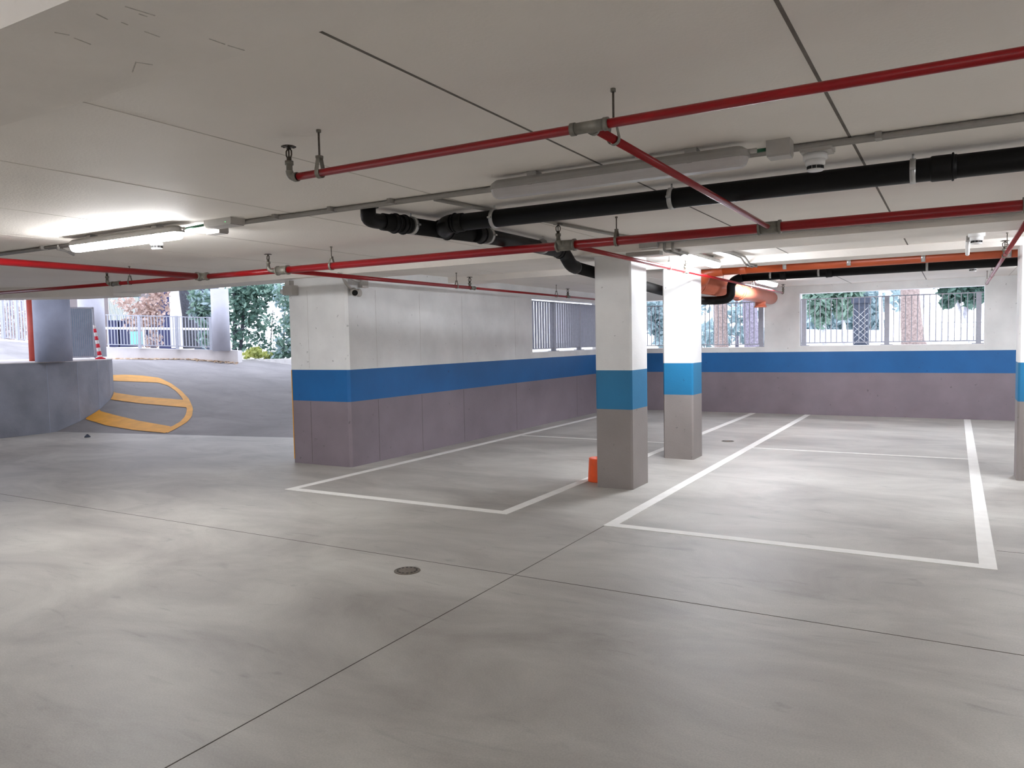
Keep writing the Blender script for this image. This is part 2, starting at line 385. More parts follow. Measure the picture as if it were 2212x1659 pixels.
# thick rounded-corner end of the left wall
c = .03
MB().prism([(-7.375, 7.08), (XL-c, 7.08), (XL, 7.08+c), (XL, 7.4), (-7.375, 7.4)], 0, ZC).build('wall_end_pier', 'wall', wl)
for yj in (7.62, 8.55, 9.6, 11.2, 13.6): MB().box(XL-.001, XL+.0012, yj-.003, yj+.003, .02, .8).box(XL-.001, XL+.0012, yj-.0025, yj+.0025, 1.22, 2.2 if not WL[0] < yj < WL[1] else 1.28, 1).build('formwork_joint', ['taupe_joint', 'grey_joint'], wl)
for xj in (-7.06, ): MB().box(xj-.003, xj+.003, 7.0788, 7.081, .02, .8).box(xj-.002, xj+.002, 7.0788, 7.081, 1.22, 2.2, 1).build('formwork_joint', ['taupe_joint', 'grey_joint'], wl)
MB().box(-7.379, -7.369, 7.075, 7.09, .05, 1.2).build('yellow_edge_strip', 'yellow', wl)
W2 = (-5.75, -3.215, 1.30, 2.315); W1 = (-2.583, .45, 1.31, 2.325)
wf = wall_y(YF, YF+WT, XL, XR, [W2, W1], ZC, 'wall_far', 'wall')
wall_x(XR, XR+.3, YB, YF+WT, [], ZC, 'wall_right', 'wall')
wall_y(YB-.3, YB, -14.9, XR, [], ZC, 'wall_back', 'wall')
wall_x(-14.9, -14.6, YB, 3.6, [], ZC, 'wall_side', 'wall')
wall_x(-7.375, -7.175, 7.4, YF+WT, [], ZC-.3, 'wall_ramp', 'plain') if False else None

def window_y(n, h, label):
    xa, xb, za, zb = h; e = .012
    b = MB().box(xa, xb, YF-.004, YF+WT+.03, za-e, za+.004).box(xa, xa+e, YF, YF+WT, za, zb).box(xb-e, xb, YF, YF+WT, za, zb).box(xa, xb, YF, YF+WT, zb-e, zb)
    return struct(f'window_{n}', b, 'sill', None, label, 'window')
window_y(1, W1, 'long unglazed window opening in the far wall beside the right-hand column')
window_y(2, W2, 'unglazed window opening in the far wall behind the square columns')
ya, yb, za, zb = WL
struct('window_3', MB().box(XL-WT-.03, XL+.004, ya, yb, za-.012, za+.004).box(XL-WT, XL, ya, ya+.012, za, zb).box(XL-WT, XL, yb-.012, yb, za, zb).box(XL-WT, XL, ya, yb, zb-.012, zb), 'sill', None, 'unglazed window opening in the left wall with a row of upright bars', 'window')

# ------------------------------------------------------------------ ramp, island, curb
def outer(t):
    pts = [(12, 10.35), (30, 12.2), (50, 12.6), (70, 11.5), (82, 10.6), (91, 9.7), (94.5, 8.05), (105, 6.7), (117, 5.85), (128, 6.6), (140, 8.2), (150, 9.3), (165, 10.5), (185, 11)]
    d = math.degrees(t)
    for (a, ra), (b, rb) in zip(pts, pts[1:]):
        if a <= d <= b: return ra+(rb-ra)*(d-a)/(b-a)
    return pts[-1][1]
b = MB(); nt, nr = 140, 22; vs = []
for i in range(nt+1):
    t = TH0 + (math.radians(185)-TH0)*i/nt; R = outer(t)
    for k in range(nr+1):
        x, y = polar(RI-.05+(R-RI+.05)*k/nr, t); vs.append((x, y, ramp_z(x, y)))
fs = [(i*(nr+1)+k, i*(nr+1)+k+1, (i+1)*(nr+1)+k+1, (i+1)*(nr+1)+k) for i in range(nt) for k in range(nr)]
n0 = len(vs)
vs2 = [(x, y, z-.3) for (x, y, z) in vs]
edge = [i*(nr+1)+nr for i in range(nt+1)]
fs += [(edge[i], edge[i]+n0, edge[i+1]+n0, edge[i+1]) for i in range(nt)]
ramp = struct('ramp', b.add(vs+vs2, fs, True), 'ramp', None, 'grey concrete ramp curving up to daylight round the curved wall', 'ramp')

fac = [-70, -54, -38, -22, -6, 9.6, 22, 34, 46, 58, 72, 88, 104, 120, 140, 160, 180, 200, 220, 240, 265]
isl = [polar(RI+.008, math.radians(a)) for a in fac]
ib = MB().prism(isl, -.2, 1.285)
island = struct('island_wall', ib, 'island', None, 'low curved grey concrete wall at the inside of the ramp', 'low wall')
cp = [polar(RI+.014, math.radians(a)) for a in fac]
struct('coping', MB().prism(cp, 1.285, 1.3), 'curb', island)
for a in (-22, -6, 9.6, 22, 34, 46, 58):
    t = math.radians(a); x, y = polar(RI+.008, t)
    MB().obox((x, y, .62), (math.cos(t), math.sin(t), 0), (-math.sin(t), math.cos(t), 0), (0,0,1), .002, .004, .62).build('formwork_joint', 'roundcolgrey', island)

shadep = [(-7.4, 7.42), (-10.9, 7.42), (-12.0, 7.15), (-12.9, 6.5), (-13.6, 5.4), (-14.6, 3.6), (-18.5, 5.0), (-18.6, 9.5), (-17.4, 11.3), (-15.6, 13.2), (-14.4, 15.5), (-7.4, 17)]  # added slab, out of view; outline trimmed so the ramp dims but its top stays bright
struct('ramp_shade_slab', MB().prism(shadep, 3.3, 3.5), 'ceiling', None, 'added unseen slab keeping sky light off the ramp', 'ceiling')
struct('ceiling_edge', MB().prism([(-7.4, 7.40), (-14.6, 3.58), (-14.6, 3.62), (-7.4, 7.44)], ZC, 3.1), 'beam') if False else None

# yellow hatching
def strip(mb, up, lo, n=14, h=.007):
    def interp(pl, s):
        ls = [math.dist(a, c) for a, c in zip(pl, pl[1:])]; T = sum(ls)*s
        for (a, c), l in zip(zip(pl, pl[1:]), ls):
            if T <= l or (a, c) == (pl[-2], pl[-1]): return (a[0]+(c[0]-a[0])*T/l, a[1]+(c[1]-a[1])*T/l)
            T -= l
    m = 5; g = []
    for i in range(n+1):
        a = interp(up, i/n); c = interp(lo, i/n); pa = on_ramp(*a); pc = on_ramp(*c)
        for k in range(m):
            p = pa.lerp(pc, k/(m-1)); q = Vector((p.x-CI.x, p.y-CI.y)); q = q.normalized()*max(q.length, RI+.015); p = Vector((CI.x+q.x, CI.y+q.y, 0)); g.append((p.x, p.y, ramp_z(p.x, p.y)+h))
    mb.add(g, [(i*m+k, i*m+k+1, (i+1)*m+k+1, (i+1)*m+k) for i in range(n) for k in range(m-1)])
hatch = MB()
strip(hatch, [(236, 811), (270, 810), (310, 812), (345, 817), (370, 829), (392, 845), (408, 862), (417, 882), (415, 899), (405, 912), (385, 924), (362, 936)],
             [(236, 823), (290, 825), (340, 827), (362, 833), (380, 845), (392, 858), (400, 872), (404, 886), (400, 900), (390, 911), (375, 920), (352, 930)], 44)
strip(hatch, [(228, 846), (300, 857), (400, 865)], [(226, 862), (300, 872), (403, 881)], 16, .009)
strip(hatch, [(196, 883), (250, 898), (300, 910), (368, 922)], [(174, 903), (230, 920), (290, 930), (358, 936.5)], 16, .0095)
tag(hatch.build('ramp_hatching', 'yellow'), 'yellow hatched marking on the ramp beside the curved wall', 'road marking')

# outer curb with railing and two round columns
def wallpath(pts, th, h, name, m, label, cat):
    """low wall along base points (x,y,z)"""
    b = MB(); P = [Vector(p) for p in pts]; n = len(P); vs = []
    for i in range(n):
        d = (P[min(n-1, i+1)]-P[max(0, i-1)]); d.z = 0; d.normalize(); nn = Vector((-d.y, d.x, 0))*th
        hh = h[i] if isinstance(h, (list, tuple)) else h
        vs += [P[i]-Vector((0,0,.4)), P[i]+Vector((0,0,hh)), P[i]+nn+Vector((0,0,hh)), P[i]+nn-Vector((0,0,.4))]
    fs = [(i*4+k, i*4+(k+1) % 4, (i+1)*4+(k+1) % 4, (i+1)*4+k) for i in range(n-1) for k in range(4)]
    fs += [(0,1,2,3), tuple((n-1)*4+k for k in (3,2,1,0))]
    b.add(vs, fs); return struct(name, b, m, None, label, cat)
c0 = at(514, 778, d=21.4); c1 = at(370, 776.5, d=21.4); c2 = at(228, 775, d=21.4); c3 = at(150, 772, d=21.6)
curbpts = [c0, c1, c2, c3]
wallpath(curbpts, -.34, [.27, .29, .32, .33], 'outer_curb', 'curb', 'low white curb under the railing at the outside of the ramp', 'curb')
def railing(a, b_, h, nbar, posts, label, name='railing', barw=.009, postw=.035, bot=.08, group=None):
    """a,b_ base points; vertical bars between a bottom and a top rail"""
    a = Vector(a); b_ = Vector(b_); t = thing(name, label, 'railing', a, group)
    d = (b_-a); dh = Vector((d.x, d.y, 0)).normalized(); nrm = Vector((-dh.y, dh.x, 0)); up = Vector((0,0,1))
    for nm, z in (('top_rail', h), ('bottom_rail', bot)):
        MB().obox((a+b_)/2+up*z, d, nrm, up, d.length/2, .018, .012).build(nm, 'rail', t)
    for i in range(nbar):
        p = a.lerp(b_, (i+.5)/nbar)
        MB().obox(p+up*(bot+h)/2, dh, nrm, up, barw, barw, (h-bot)/2).build('bar', 'rail', t)
    for s in posts:
        p = a.lerp(b_, s)
        po = MB().obox(p+up*(h+.02)/2, dh, nrm, up, postw, postw, (h+.02)/2).build('post', 'rail', t)
        MB().obox(p+up*.006, dh, nrm, up, postw*2.1, postw*1.9, .006).build('base_plate', 'rail', po)
    return t
ra = at(232, 750, d=21.3); rb = at(460, 756, d=21.3)
railing(ra, rb, .90, 34, (.31, .665, .985), 'grey steel railing on the white curb outside the ramp')
def round_column(px, py, d, r, z1, m, label):
    p = at(px, py, d=d)
    o = MB().prism([(p.x+r*math.cos(2*PI*k/40), p.y+r*math.sin(2*PI*k/40)) for k in range(40)], p.z, z1, True).build('round_column', m)
    return tag(o, label, 'column', 'round columns by the ramp', 'thing')
round_column(479, 758, 21.2, .235, 3.1, 'roundcol', 'white round column standing on the end of the white curb by the bushes')
round_column(202, 771, 19.4, .30, 3.1, 'roundcol', 'thick pale round column behind the striped bollard and the mesh panel')
pI = at(117, 781, z=1.3)
round_column(117, 781, (pI-EYE).dot(_f), .30, 2.6, 'roundcolgrey', 'blue-grey round column on the curved wall beside the red post')
p = at(75, 780, z=1.3)
tag(MB().tube([p, p+Vector((0,0,1.35))], .093, 24).build('steel_post', 'redpost'), 'rust red steel pipe post beside the blue-grey round column', 'post')
# mesh panel on the island
pa = at(154, 776, d=16.3); pb = at(206, 776, d=16.6); pa.z = pb.z = 1.3
t = thing('mesh_screen', 'framed grey wire mesh panel between two round columns', 'panel', pa)
d = pb-pa; dh = d.normalized(); nn = Vector((-dh.y, dh.x, 0)); up = Vector((0,0,1)); hp = 1.1
f = MB()
for q in (pa, pb): f.obox(q+up*(hp/2+.02), dh, nn, up, .016, .016, hp/2)
for z in (.05, hp): f.obox((pa+pb)/2+up*z, dh, nn, up, d.length/2, .016, .016)
f.build('frame', 'rail', t)
for k in range(1, 12):
    q = pa.lerp(pb, k/12); MB().obox(q+up*(hp/2+.03), dh, nn, up, .004, .008, hp/2-.03).build('slat', 'rail', t)
MB().obox((pa+pb)/2+up*(hp/2+.03)-nn*.0, dh, nn, up, d.length/2-.02, .003, hp/2-.03).build('sheet', 'panel', t)
# striped bollard
pc = at(217, 778, d=16.2); pc.z = 1.3
t = thing('striped_bollard', 'leaning pole wrapped in red and white tape on the curved wall', 'bollard', pc)
top = pc+_r*(-.10)+up*.72
MB().lathe(pc, [(.1, 0), (.1, .02), (.05, .04), (.03, .06)], 16).build('base', 'tapered', t)
body = MB()
for k in range(9):
    a = pc.lerp(top, k/9); e = pc.lerp(top, (k+1)/9); r0 = .045-.02*k/9; body.tube([a, e], [r0, r0-.002], 12, mi=k % 2)
body.build('pole', ['tapewhite', 'tapered'], t)

# far railing up the ramp on the left
fa = at(-60, 728, d=24.5); fb_ = at(64, 740, d=24.5)
railing(fa, fb_, 1.32, 20, (.25, .55, .8), 'pale steel railing with broad bars beyond the red post', barw=.02)
wallpath([at(66, 747, d=24.4), at(0, 741, d=24.4), at(-70, 734, d=24.4)], -.3, .13, 'upper_curb', 'curb', 'pale sloping curb under the railing beyond the red post', 'curb')

# ------------------------------------------------------------------ columns
def sq_column(x0, x1, y0, y1, z1, label):
    c = .018
    poly = [(x0+c, y0), (x1-c, y0), (x1, y0+c), (x1, y1-c), (x1-c, y1), (x0+c, y1), (x0, y1-c), (x0, y0+c)]
    return tag(MB().prism(poly, 0, z1).build('square_column', 'column'), label, 'column', 'square painted columns', 'thing')
sq_column(-3.175, -2.782, 7.18, 7.64, 2.354, 'square white column with a blue band, orange bucket at its foot')
sq_column(-3.175, -2.79, 9.27, 9.66, 2.379, 'brightly lit square white and blue column right behind the front one')
sq_column(.56, .95, 9.24, 9.62, 2.379, 'square white and blue column cut off by the edge beside the long window')

# ------------------------------------------------------------------ bay markings
def bay(x0, x1, y0, y1, ym, label, wl_=.1, wr=.1):
    b = MB(); h = .003
    b.box(x0, x0+wl_, y0, y1, 0, h).box(x1-wr, x1, y0, y1, 0, h).box(x0+wl_, x1-wr, y0, y0+.1, 0, h).box(x0+wl_, x1-wr, ym-.03, ym+.03, 0, h)
    return tag(b.build('parking_bay_outline', 'line'), label, 'road marking', 'painted parking bays', 'thing')
bay(-6.10, -3.385, 5.70, YF-.03, 10.63, 'white painted parking bay outline along the left wall')
bay(-2.465, .255, 5.69, YF-.03, 10.58, 'white painted parking bay outline in front of the long window')

# ------------------------------------------------------------------ floor drains and bucket
def drain(c, r, label):
    c = Vector(c); t = thing('floor_drain', label, 'drain', c, 'round floor drains')
    MB().lathe(c, [(r, 0), (r, .003), (r*.97, .004), (r*.9, .004), (r*.9, .002)], 36).build('rim', 'iron', t)
    g = MB(); n = 14
    MB().lathe(c, [(r*.88, .0015), (r*.88, .0045), (r*.6, .005), (0, .005)], 36).build('grate', 'iron', t)
    for k in range(n):
        a = 2*PI*k/n; g.obox(c+Vector((math.cos(a)*r*.73, math.sin(a)*r*.73, .0052)), (math.cos(a), math.sin(a), 0), (-math.sin(a), math.cos(a), 0), (0,0,1), r*.07, r*.085, .0006)
    g.build('slots', 'darkvent', t)
drain((-3.146, 3.985, 0), .088, 'round cast iron floor drain in the open driveway')
drain((-2.844, 11.142, 0), .09, 'round floor drain between the bays behind the columns')
bp = Vector((-3.215, 7.47, 0)); bp = Vector((-3.29, 7.50, 0))
t = thing('bucket', 'orange plastic tub behind the front square column', 'bucket', bp)
MB().lathe(bp, [(.116, 0), (.118, .01), (.104, .24), (.104, .25), (.094, .25), (.1, .02), (0, .02)], 28).build('tub', 'bucket', t)

# ------------------------------------------------------------------ red sprinkler pipes
ZP = 2.275
def hanger(parent, x, y, zt, zp, R, along='x', ztop=ZC, dark=True):
    """threaded rod with a pear-shaped loop round the pipe"""
    ax = (1,0,0) if along == 'x' else (0,1,0); sd = Vector((0,1,0)) if along == 'x' else Vector((1,0,0)); c = Vector((x, y, zp))
    h = MB(); h.rod((x, y, zp+R+.06), (x, y, ztop-.002), .0045, 8)
    ho = h.build('hanger', 'rod', parent)
    l = MB(); n = 18; w = Vector(ax)*.011; pts = []
    for k in range(n+1):
        a = -PI/2 + PI*k/n; pts.append(c+sd*math.cos(a)*(R+.003)+Vector((0,0,math.sin(a)*(R+.003)))) if False else None
    prof = [c+sd*(R+.004)*math.sin(2*PI*k/28)+Vector((0,0,-(R+.004)*math.cos(2*PI*k/28))) for k in range(-7, 8)]
    left = prof[0]; right = prof[-1]; topc = c+Vector((0,0,R+.05))
    path = [topc-sd*.008, c-sd*(R+.004)+Vector((0,0,R*.4))] + prof + [c+sd*(R+.004)+Vector((0,0,R*.4)), topc+sd*.008]
    vs = [];
    for p in path: vs += [p-w, p+w]
    m = len(path)
    def offs(k):
        q = path[k]-c; q = q - Vector(ax)*q.dot(Vector(ax)); return q.normalized()*.003
    vs2 = []
    for k, p in enumerate(path): vs2 += [p-w+offs(k), p+w+offs(k)]
    fs = [(2*k, 2*k+1, 2*k+3, 2*k+2) for k in range(m-1)] + [(2*m+2*k, 2*m+2*k+2, 2*m+2*k+3, 2*m+2*k+1) for k in range(m-1)]
    fs += [(2*k, 2*k+2, 2*m+2*k+2, 2*m+2*k) for k in range(m-1)] + [(2*k+1, 2*m+2*k+1, 2*m+2*k+3, 2*k+3) for k in range(m-1)]
    l.add(vs+vs2, fs); l.box(x-.012, x+.012, y-.012, y+.012, zp+R+.046, zp+R+.058)
    l.build('hanger_loop', 'galv', ho)
    MB().lathe((x, y, ztop-.012), [(.011, 0), (.011, .012)], 6).build('anchor_nut', 'galv', ho)
    return ho

def tee(parent, c, ax, R, L, branch=None, Lb=.05, Rb=None):
    c = Vector(c); a = Vector(ax).normalized(); t = MB()
    t.tube([c-a*L, c+a*L], R*1.25, 16)
    for s in (-1, 1): t.tube([c+a*L*s, c+a*(L+.018)*s], R*1.42, 16)
    if branch:
        bd = Vector(branch).normalized(); Rb = Rb or R
        t.tube([c, c+bd*(R+Lb)], Rb*1.25, 16); t.tube([c+bd*(R+Lb-.012), c+bd*(R+Lb+.006)], Rb*1.42, 16)
    return t.build('tee_fitting', 'galv', parent)

def sprinkler(c, label, foot=None, s=1.0, fd=(0,1,0)):
    """upright head: c = centre of its threaded base; foot = side elbow towards the pipe"""
    c = Vector(c); t = thing('sprinkler', label, 'sprinkler', c, 'upright sprinklers on the red pipes')
    e = MB()
    e.lathe(c, [(.014*s, -.03*s), (.014*s, -.004*s), (.019*s, -.004*s), (.019*s, .014*s), (.012*s, .014*s)], 14)
    if foot is not None:
        f = Vector(foot); mid = Vector((c.x, c.y, f.z)); hz = (f-mid)
        hl = hz.length; hd = hz.normalized() if hl > 1e-6 else Vector(fd)
        rr = min(.03*s, hl) if hl > 1e-6 else .0
        path = [c-Vector((0,0,.03*s))]
        for k in range(7):
            a = PI/2*k/6; path.append(Vector((c.x, c.y, f.z)) + Vector((0,0,rr*(1-math.sin(a)))) + hd*rr*(1-math.cos(a)))
        path.append(f)
        e.tube(path, .017*s, 14); e.tube([f-hd*.02*s, f], .021*s, 14)
    e.build('elbow_fitting', 'galv', t)
    fr = MB(); fr.lathe(c, [(.011*s, .014*s), (.011*s, .028*s), (.008*s, .032*s)], 12)
    for sgn in (-1, 1):
        fr.tube([c+Vector((sgn*.010*s, 0, .028*s)), c+Vector((sgn*.016*s, 0, .04*s)), c+Vector((sgn*.016*s, 0, .058*s)), c+Vector((0, 0, .075*s))], .0035*s, 8)
    fr.rod(c+Vector((0,0,.03*s)), c+Vector((0,0,.07*s)), .0035*s, 8)
    fr.build('frame', 'brass', t)
    dfl = MB(); dfl.lathe(c, [(.004*s, .074*s), (.024*s, .078*s), (.026*s, .081*s), (.004*s, .083*s)], 18)
    for k in range(12):
        a = 2*PI*k/12; dfl.obox(c+Vector((math.cos(a)*.028*s, math.sin(a)*.028*s, .0775*s)), (math.cos(a), math.sin(a), 0), (-math.sin(a), math.cos(a), 0), (0,0,1), .005*s, .004*s, .0012*s)
    dfl.build('deflector', 'brass', t)
    return t

# run 1: nearest, along x at y 2.555
Y1, R1 = 2.54, .0165
t = thing('sprinkler_pipe', 'nearest thin red pipe crossing under the ceiling with an open end sprinkler', 'pipe', (0, Y1, ZP), 'red sprinkler pipes')
MB().rod((-2.56, Y1, ZP), (XR, Y1, ZP), R1, 18).build('pipe', 'red', t)
XA = -1.128
tee(t, (XA-.005, Y1, ZP), (1,0,0), R1, .055, (0,1,0), .02)
hanger(t, -2.43, Y1, 0, ZP, R1); hanger(t, 2.4, Y1, 0, ZP, R1)
sprinkler((-2.615, Y1, ZP+.062), 'sprinkler on the bare end of the nearest red pipe', (-2.565, Y1, ZP))
# branch A along y
Y2, R2 = 5.575, .034
t = thing('sprinkler_pipe', 'thin red pipe linking the nearest red run to the thick one', 'pipe', (XA, Y1, ZP), 'red sprinkler pipes')
MB().rod((XA, Y1+.05, ZP), (XA, Y2-.07, ZP), R1, 18).build('pipe', 'red', t)
hanger(t, XA+.002, 2.745, 0, ZP, R1, 'y')
# run 2: thick, along x
t = thing('sprinkler_pipe', 'thick red main pipe crossing in front of the middle beam', 'pipe', (0, Y2, ZP), 'red sprinkler pipes')
XB, XCB, XRB = -2.675, -5.90, .422
MB().rod((-7.0, Y2-.03, ZP), (XCB, Y2, ZP), R2*.86, 20).build('pipe', 'red', t)
MB().rod((XCB, Y2, ZP), (XR, Y2, ZP), R2, 20).build('pipe', 'red', t)
tee(t, (XA, Y2, ZP), (1,0,0), R2, .06, (0,-1,0), .03, R1)
tee(t, (XB-.03, Y2, ZP), (1,0,0), R2, .065, (0,1,0), .03, .02)
tee(t, (XCB+.02, Y2, ZP), (1,0,0), R2, .06, (0,1,0), .03, .022)
tee(t, (XRB, Y2, ZP), (1,0,0), R2, .06, (0,1,0), .03, .02)
for x in (-5.22, -2.272, 2.6): hanger(t, x, Y2, 0, ZP, R2)
sprinkler((XB-.07, Y2-.06, ZP+.075), 'sprinkler on the thick red pipe just before the front square column', (XB-.05, Y2-.02, ZP+.01), 1.15)
sprinkler((XCB-.12, Y2-.06, ZP+.075), 'sprinkler on the thick red pipe just before the left wall pier', (XCB-.06, Y2-.02, ZP), 1.15)
# feed pipe along y on the left and thin run further left
XF = -7.03
t = thing('sprinkler_pipe', 'bright red feed pipe coming in over the ramp foot', 'pipe', (XF, 3, ZP), 'red sprinkler pipes')
MB().rod((XF, YB, ZP), (XF, Y2-.12, ZP), .031, 20).build('pipe', 'red', t)
tee(t, (XF, Y2-.05, ZP), (1,0,0), .031, .05, (0,-1,0), .05, .031)
hanger(t, XF, 1.9, 0, ZP, .031, 'y')
t = thing('sprinkler_pipe', 'thin dark red pipe running on towards the ramp from the feed pipe', 'pipe', (-7.2, Y2, ZP), 'red sprinkler pipes')
MB().rod((-7.08, 5.52, ZP), (-12.33, 5.30, ZP), .021, 16).build('pipe', 'red', t)
hanger(t, -8.23, 5.47, 0, ZP, .021)
tee(t, (-8.48, 5.46, ZP), (1,-.04,0), .021, .06)
sprinkler((-8.60, 5.43, ZP+.075), 'sprinkler over the foot of the ramp on the thin dark red pipe', (-8.55, 5.455, ZP), 1.15)
# branch B over the columns
t = thing('sprinkler_pipe', 'thin red branch pipe passing beside both square columns', 'pipe', (XB, Y2, ZP), 'red sprinkler pipes')
MB().rod((XB, Y2+.06, ZP), (XB, 8.6, ZP), .0195, 16).build('pipe', 'red', t)
MB().rod((XB, 8.6, ZP), (XB+.03, 14.15, ZP), .0155, 16).build('pipe', 'red', t)
for y in (8.05, 12.0): hanger(t, XB, y, 0, ZP, .019, 'y')
tee(t, (XB, 8.62, ZP), (0,1,0), .018, .04)
sprinkler((XB, 8.62, ZP+.045), 'sprinkler lit from behind beside the brightly lit square column', None, 1.15)
sprinkler((XB+.035, 14.2, ZP+.06), 'sprinkler at the far end of the branch pipe above the salmon pipe', (XB+.03, 14.155, ZP), 1.15)
# branch C along the left wall
t = thing('sprinkler_pipe', 'thin red branch pipe running along the left wall', 'pipe', (XCB, Y2, ZP), 'red sprinkler pipes')
MB().rod((XCB, Y2+.06, ZP), (XCB, 9.05, ZP), .0235, 16).build('pipe', 'red', t)
MB().rod((XCB, 9.05, ZP), (XCB-.01, 15.2, ZP), .0165, 16).build('pipe', 'red', t)
for y in (8.72, 11.75): hanger(t, XCB, y, 0, ZP, .022, 'y')
tee(t, (XCB, 9.12, ZP), (0,1,0), .02, .04); tee(t, (XCB, 12.2, ZP), (0,1,0), .018, .035)
sprinkler((XCB, 9.05, ZP+.05), 'sprinkler in the middle of the left wall branch pipe', None, 1.25)
sprinkler((XCB, 12.2, ZP+.045), 'sprinkler on the left wall branch pipe above the barred window', None, 1.2)
# branch R to the far window
t = thing('sprinkler_pipe', 'thin pale lit pipe slanting to the corner of the long window', 'pipe', (XRB, Y2, ZP), 'red sprinkler pipes')
MB().rod((XRB, Y2+.06, ZP), (XRB+.005, 14.3, ZP), .019, 16).build('pipe', 'red', t)
for y in (8.75, 12.2, 14.0): hanger(t, XRB+.002, y, 0, ZP, .02, 'y')
tee(t, (XRB, 9.1, ZP), (0,1,0), .018, .035)
sprinkler((XRB, 9.1, ZP+.05), 'sprinkler on the pale slanting pipe near the cut off column', None, 1.2)

# ------------------------------------------------------------------ black drain pipes
RB_ = .060; ZB = 2.371
def clamp(parent, c, ax, R, ztop=ZC):
    c = Vector(c); k = MB(); k.band(c, ax, R+.001, R+.006, .014, 26)
    k.rod(c+Vector((0,0,R+.004)), (c.x, c.y, ztop-.002), .006, 8)
    sd = Vector(ax).cross(Vector((0,0,1)))
    for s in (-1, 1): k.obox(c+sd*(R+.012)*s, sd, ax, (0,0,1), .012, .012, .006)
    return k.build('hanger_clamp', 'zinc', parent)
def collar(parent, c, ax, R, L=.045, m='blackpipe'):
    c = Vector(c); a = Vector(ax).normalized(); k = MB()
    k.tube([c-a*L, c-a*(L-.008), c+a*(L-.03), c+a*L], [R*1.03, R*1.1, R*1.1, R*1.03], 24)
    k.ring(c+a*(L-.018), ax, R*1.12, R*.1, 24, 8)
    return k.build('collar', m, parent)
def bend(p0, p1, p2, n=8):
    p0, p1, p2 = Vector(p0), Vector(p1), Vector(p2)
    return [p0*(1-s)**2 + p1*2*s*(1-s) + p2*s*s for s in [k/n for k in range(n+1)]]
YM = 4.60
t = thing('drain_pipe', 'thick black drain pipe crossing under the ceiling behind the unlit lamp', 'pipe', (0, YM, ZB), 'black drain pipes')
MB().rod((-3.10, YM, ZB), (XR, YM, ZB), RB_, 28).build('pipe', 'blackpipe', t)
MB().tube(bend((-3.12, YM, ZB), (-3.22, YM+.01, ZB-.002), (-3.315, YM+.16, ZB-.004)), RB_*1.1, 24).build('elbow', 'blackpipe', t)
collar(t, (-3.08, YM, ZB), (-1,0,0), RB_)
collar(t, (-.06, YM, ZB), (1,0,0), RB_, .06)
for x in (-2.78, -1.51, -.2, 1.1): clamp(t, (x, YM, ZB), (1,0,0), RB_)
# branch along y from the ceiling elbow down past the columns
XD = -3.30
t = thing('drain_pipe', 'black drain pipe running back from the ceiling elbow past the columns', 'pipe', (XD, YM, ZB), 'black drain pipes')
X0 = XD-.19
MB().tube([(X0, 4.10, ZC-.002)] + bend((X0, 4.10, ZB+.02), (X0, 4.10, ZB-.01), (X0+.005, 4.22, ZB)) + [(X0+.008, 4.26, ZB)], RB_*.88, 24).build('elbow', 'blackpipe', t)
MB().lathe((X0, 4.10, ZC-.012), [(RB_*1.2, 0), (RB_*1.2, .012)], 24).build('ceiling_flange', 'blackpipe', t)
def onb(y): return (X0+.008+(XD-X0)*min(1, (y-4.25)/1.2), y, ZB)
MB().tube([onb(4.24), onb(5.45), (XD, 6.68, ZB)], RB_, 28).build('pipe', 'blackpipe', t)
low = bend((XD, 6.66, ZB), (XD, 6.74, ZB), (XD, 6.79, ZB-.035)) + bend((XD, 6.86, ZB-.085), (XD, 6.92, ZB-.125), (XD, 7.02, ZB-.128))
MB().tube(low, RB_*1.1, 24).build('double_elbow', 'blackpipe', t)
XD2 = XD; XD = -3.25
MB().tube([(XD2, 7.0, ZB-.128), (XD, 11.0, 2.06)], RB_, 28).build('pipe', 'blackpipe', t)
for y in (4.34, 4.42): collar(t, onb(y), (0,1,0), RB_, .03)
collar(t, onb(4.82), (0,1,0), RB_*1.02, .07); collar(t, onb(5.2), (0,1,0), RB_, .05); collar(t, (XD2, 6.63, ZB), (0,1,0), RB_, .04)
for y in (4.5, 5.3, 6.2): clamp(t, onb(y), (0,1,0), RB_)
# rear black pipe
YR, ZR = 11.3, 2.375
t = thing('drain_pipe', 'black drain pipe under the orange one at the back', 'pipe', (0, YR, ZR), 'black drain pipes')
rb2 = .055
MB().tube([(-2.66, YR, ZR-.01), (XR, YR, ZR+.01)], rb2, 24).build('pipe', 'blackpipe', t)
MB().tube(bend((XD, 10.95, 2.06), (XD, 11.3, 2.055), (-3.05, YR, 2.055)) + bend((-2.95, YR, 2.06), (-2.83, YR, 2.07), (-2.83, YR, 2.17)) + bend((-2.83, YR, 2.25), (-2.81, YR, 2.36), (-2.66, YR, ZR-.01)), rb2*1.12, 24).build('double_elbow', 'blackpipe', t)
collar(t, (-2.1, YR, ZR-.01), (1,0,0), rb2); collar(t, (-1.5, YR, ZR-.01), (-1,0,0), rb2)
for x in (-2.27, -1.63, -.32, 1.2): clamp(t, (x, YR, ZR), (1,0,0), rb2)

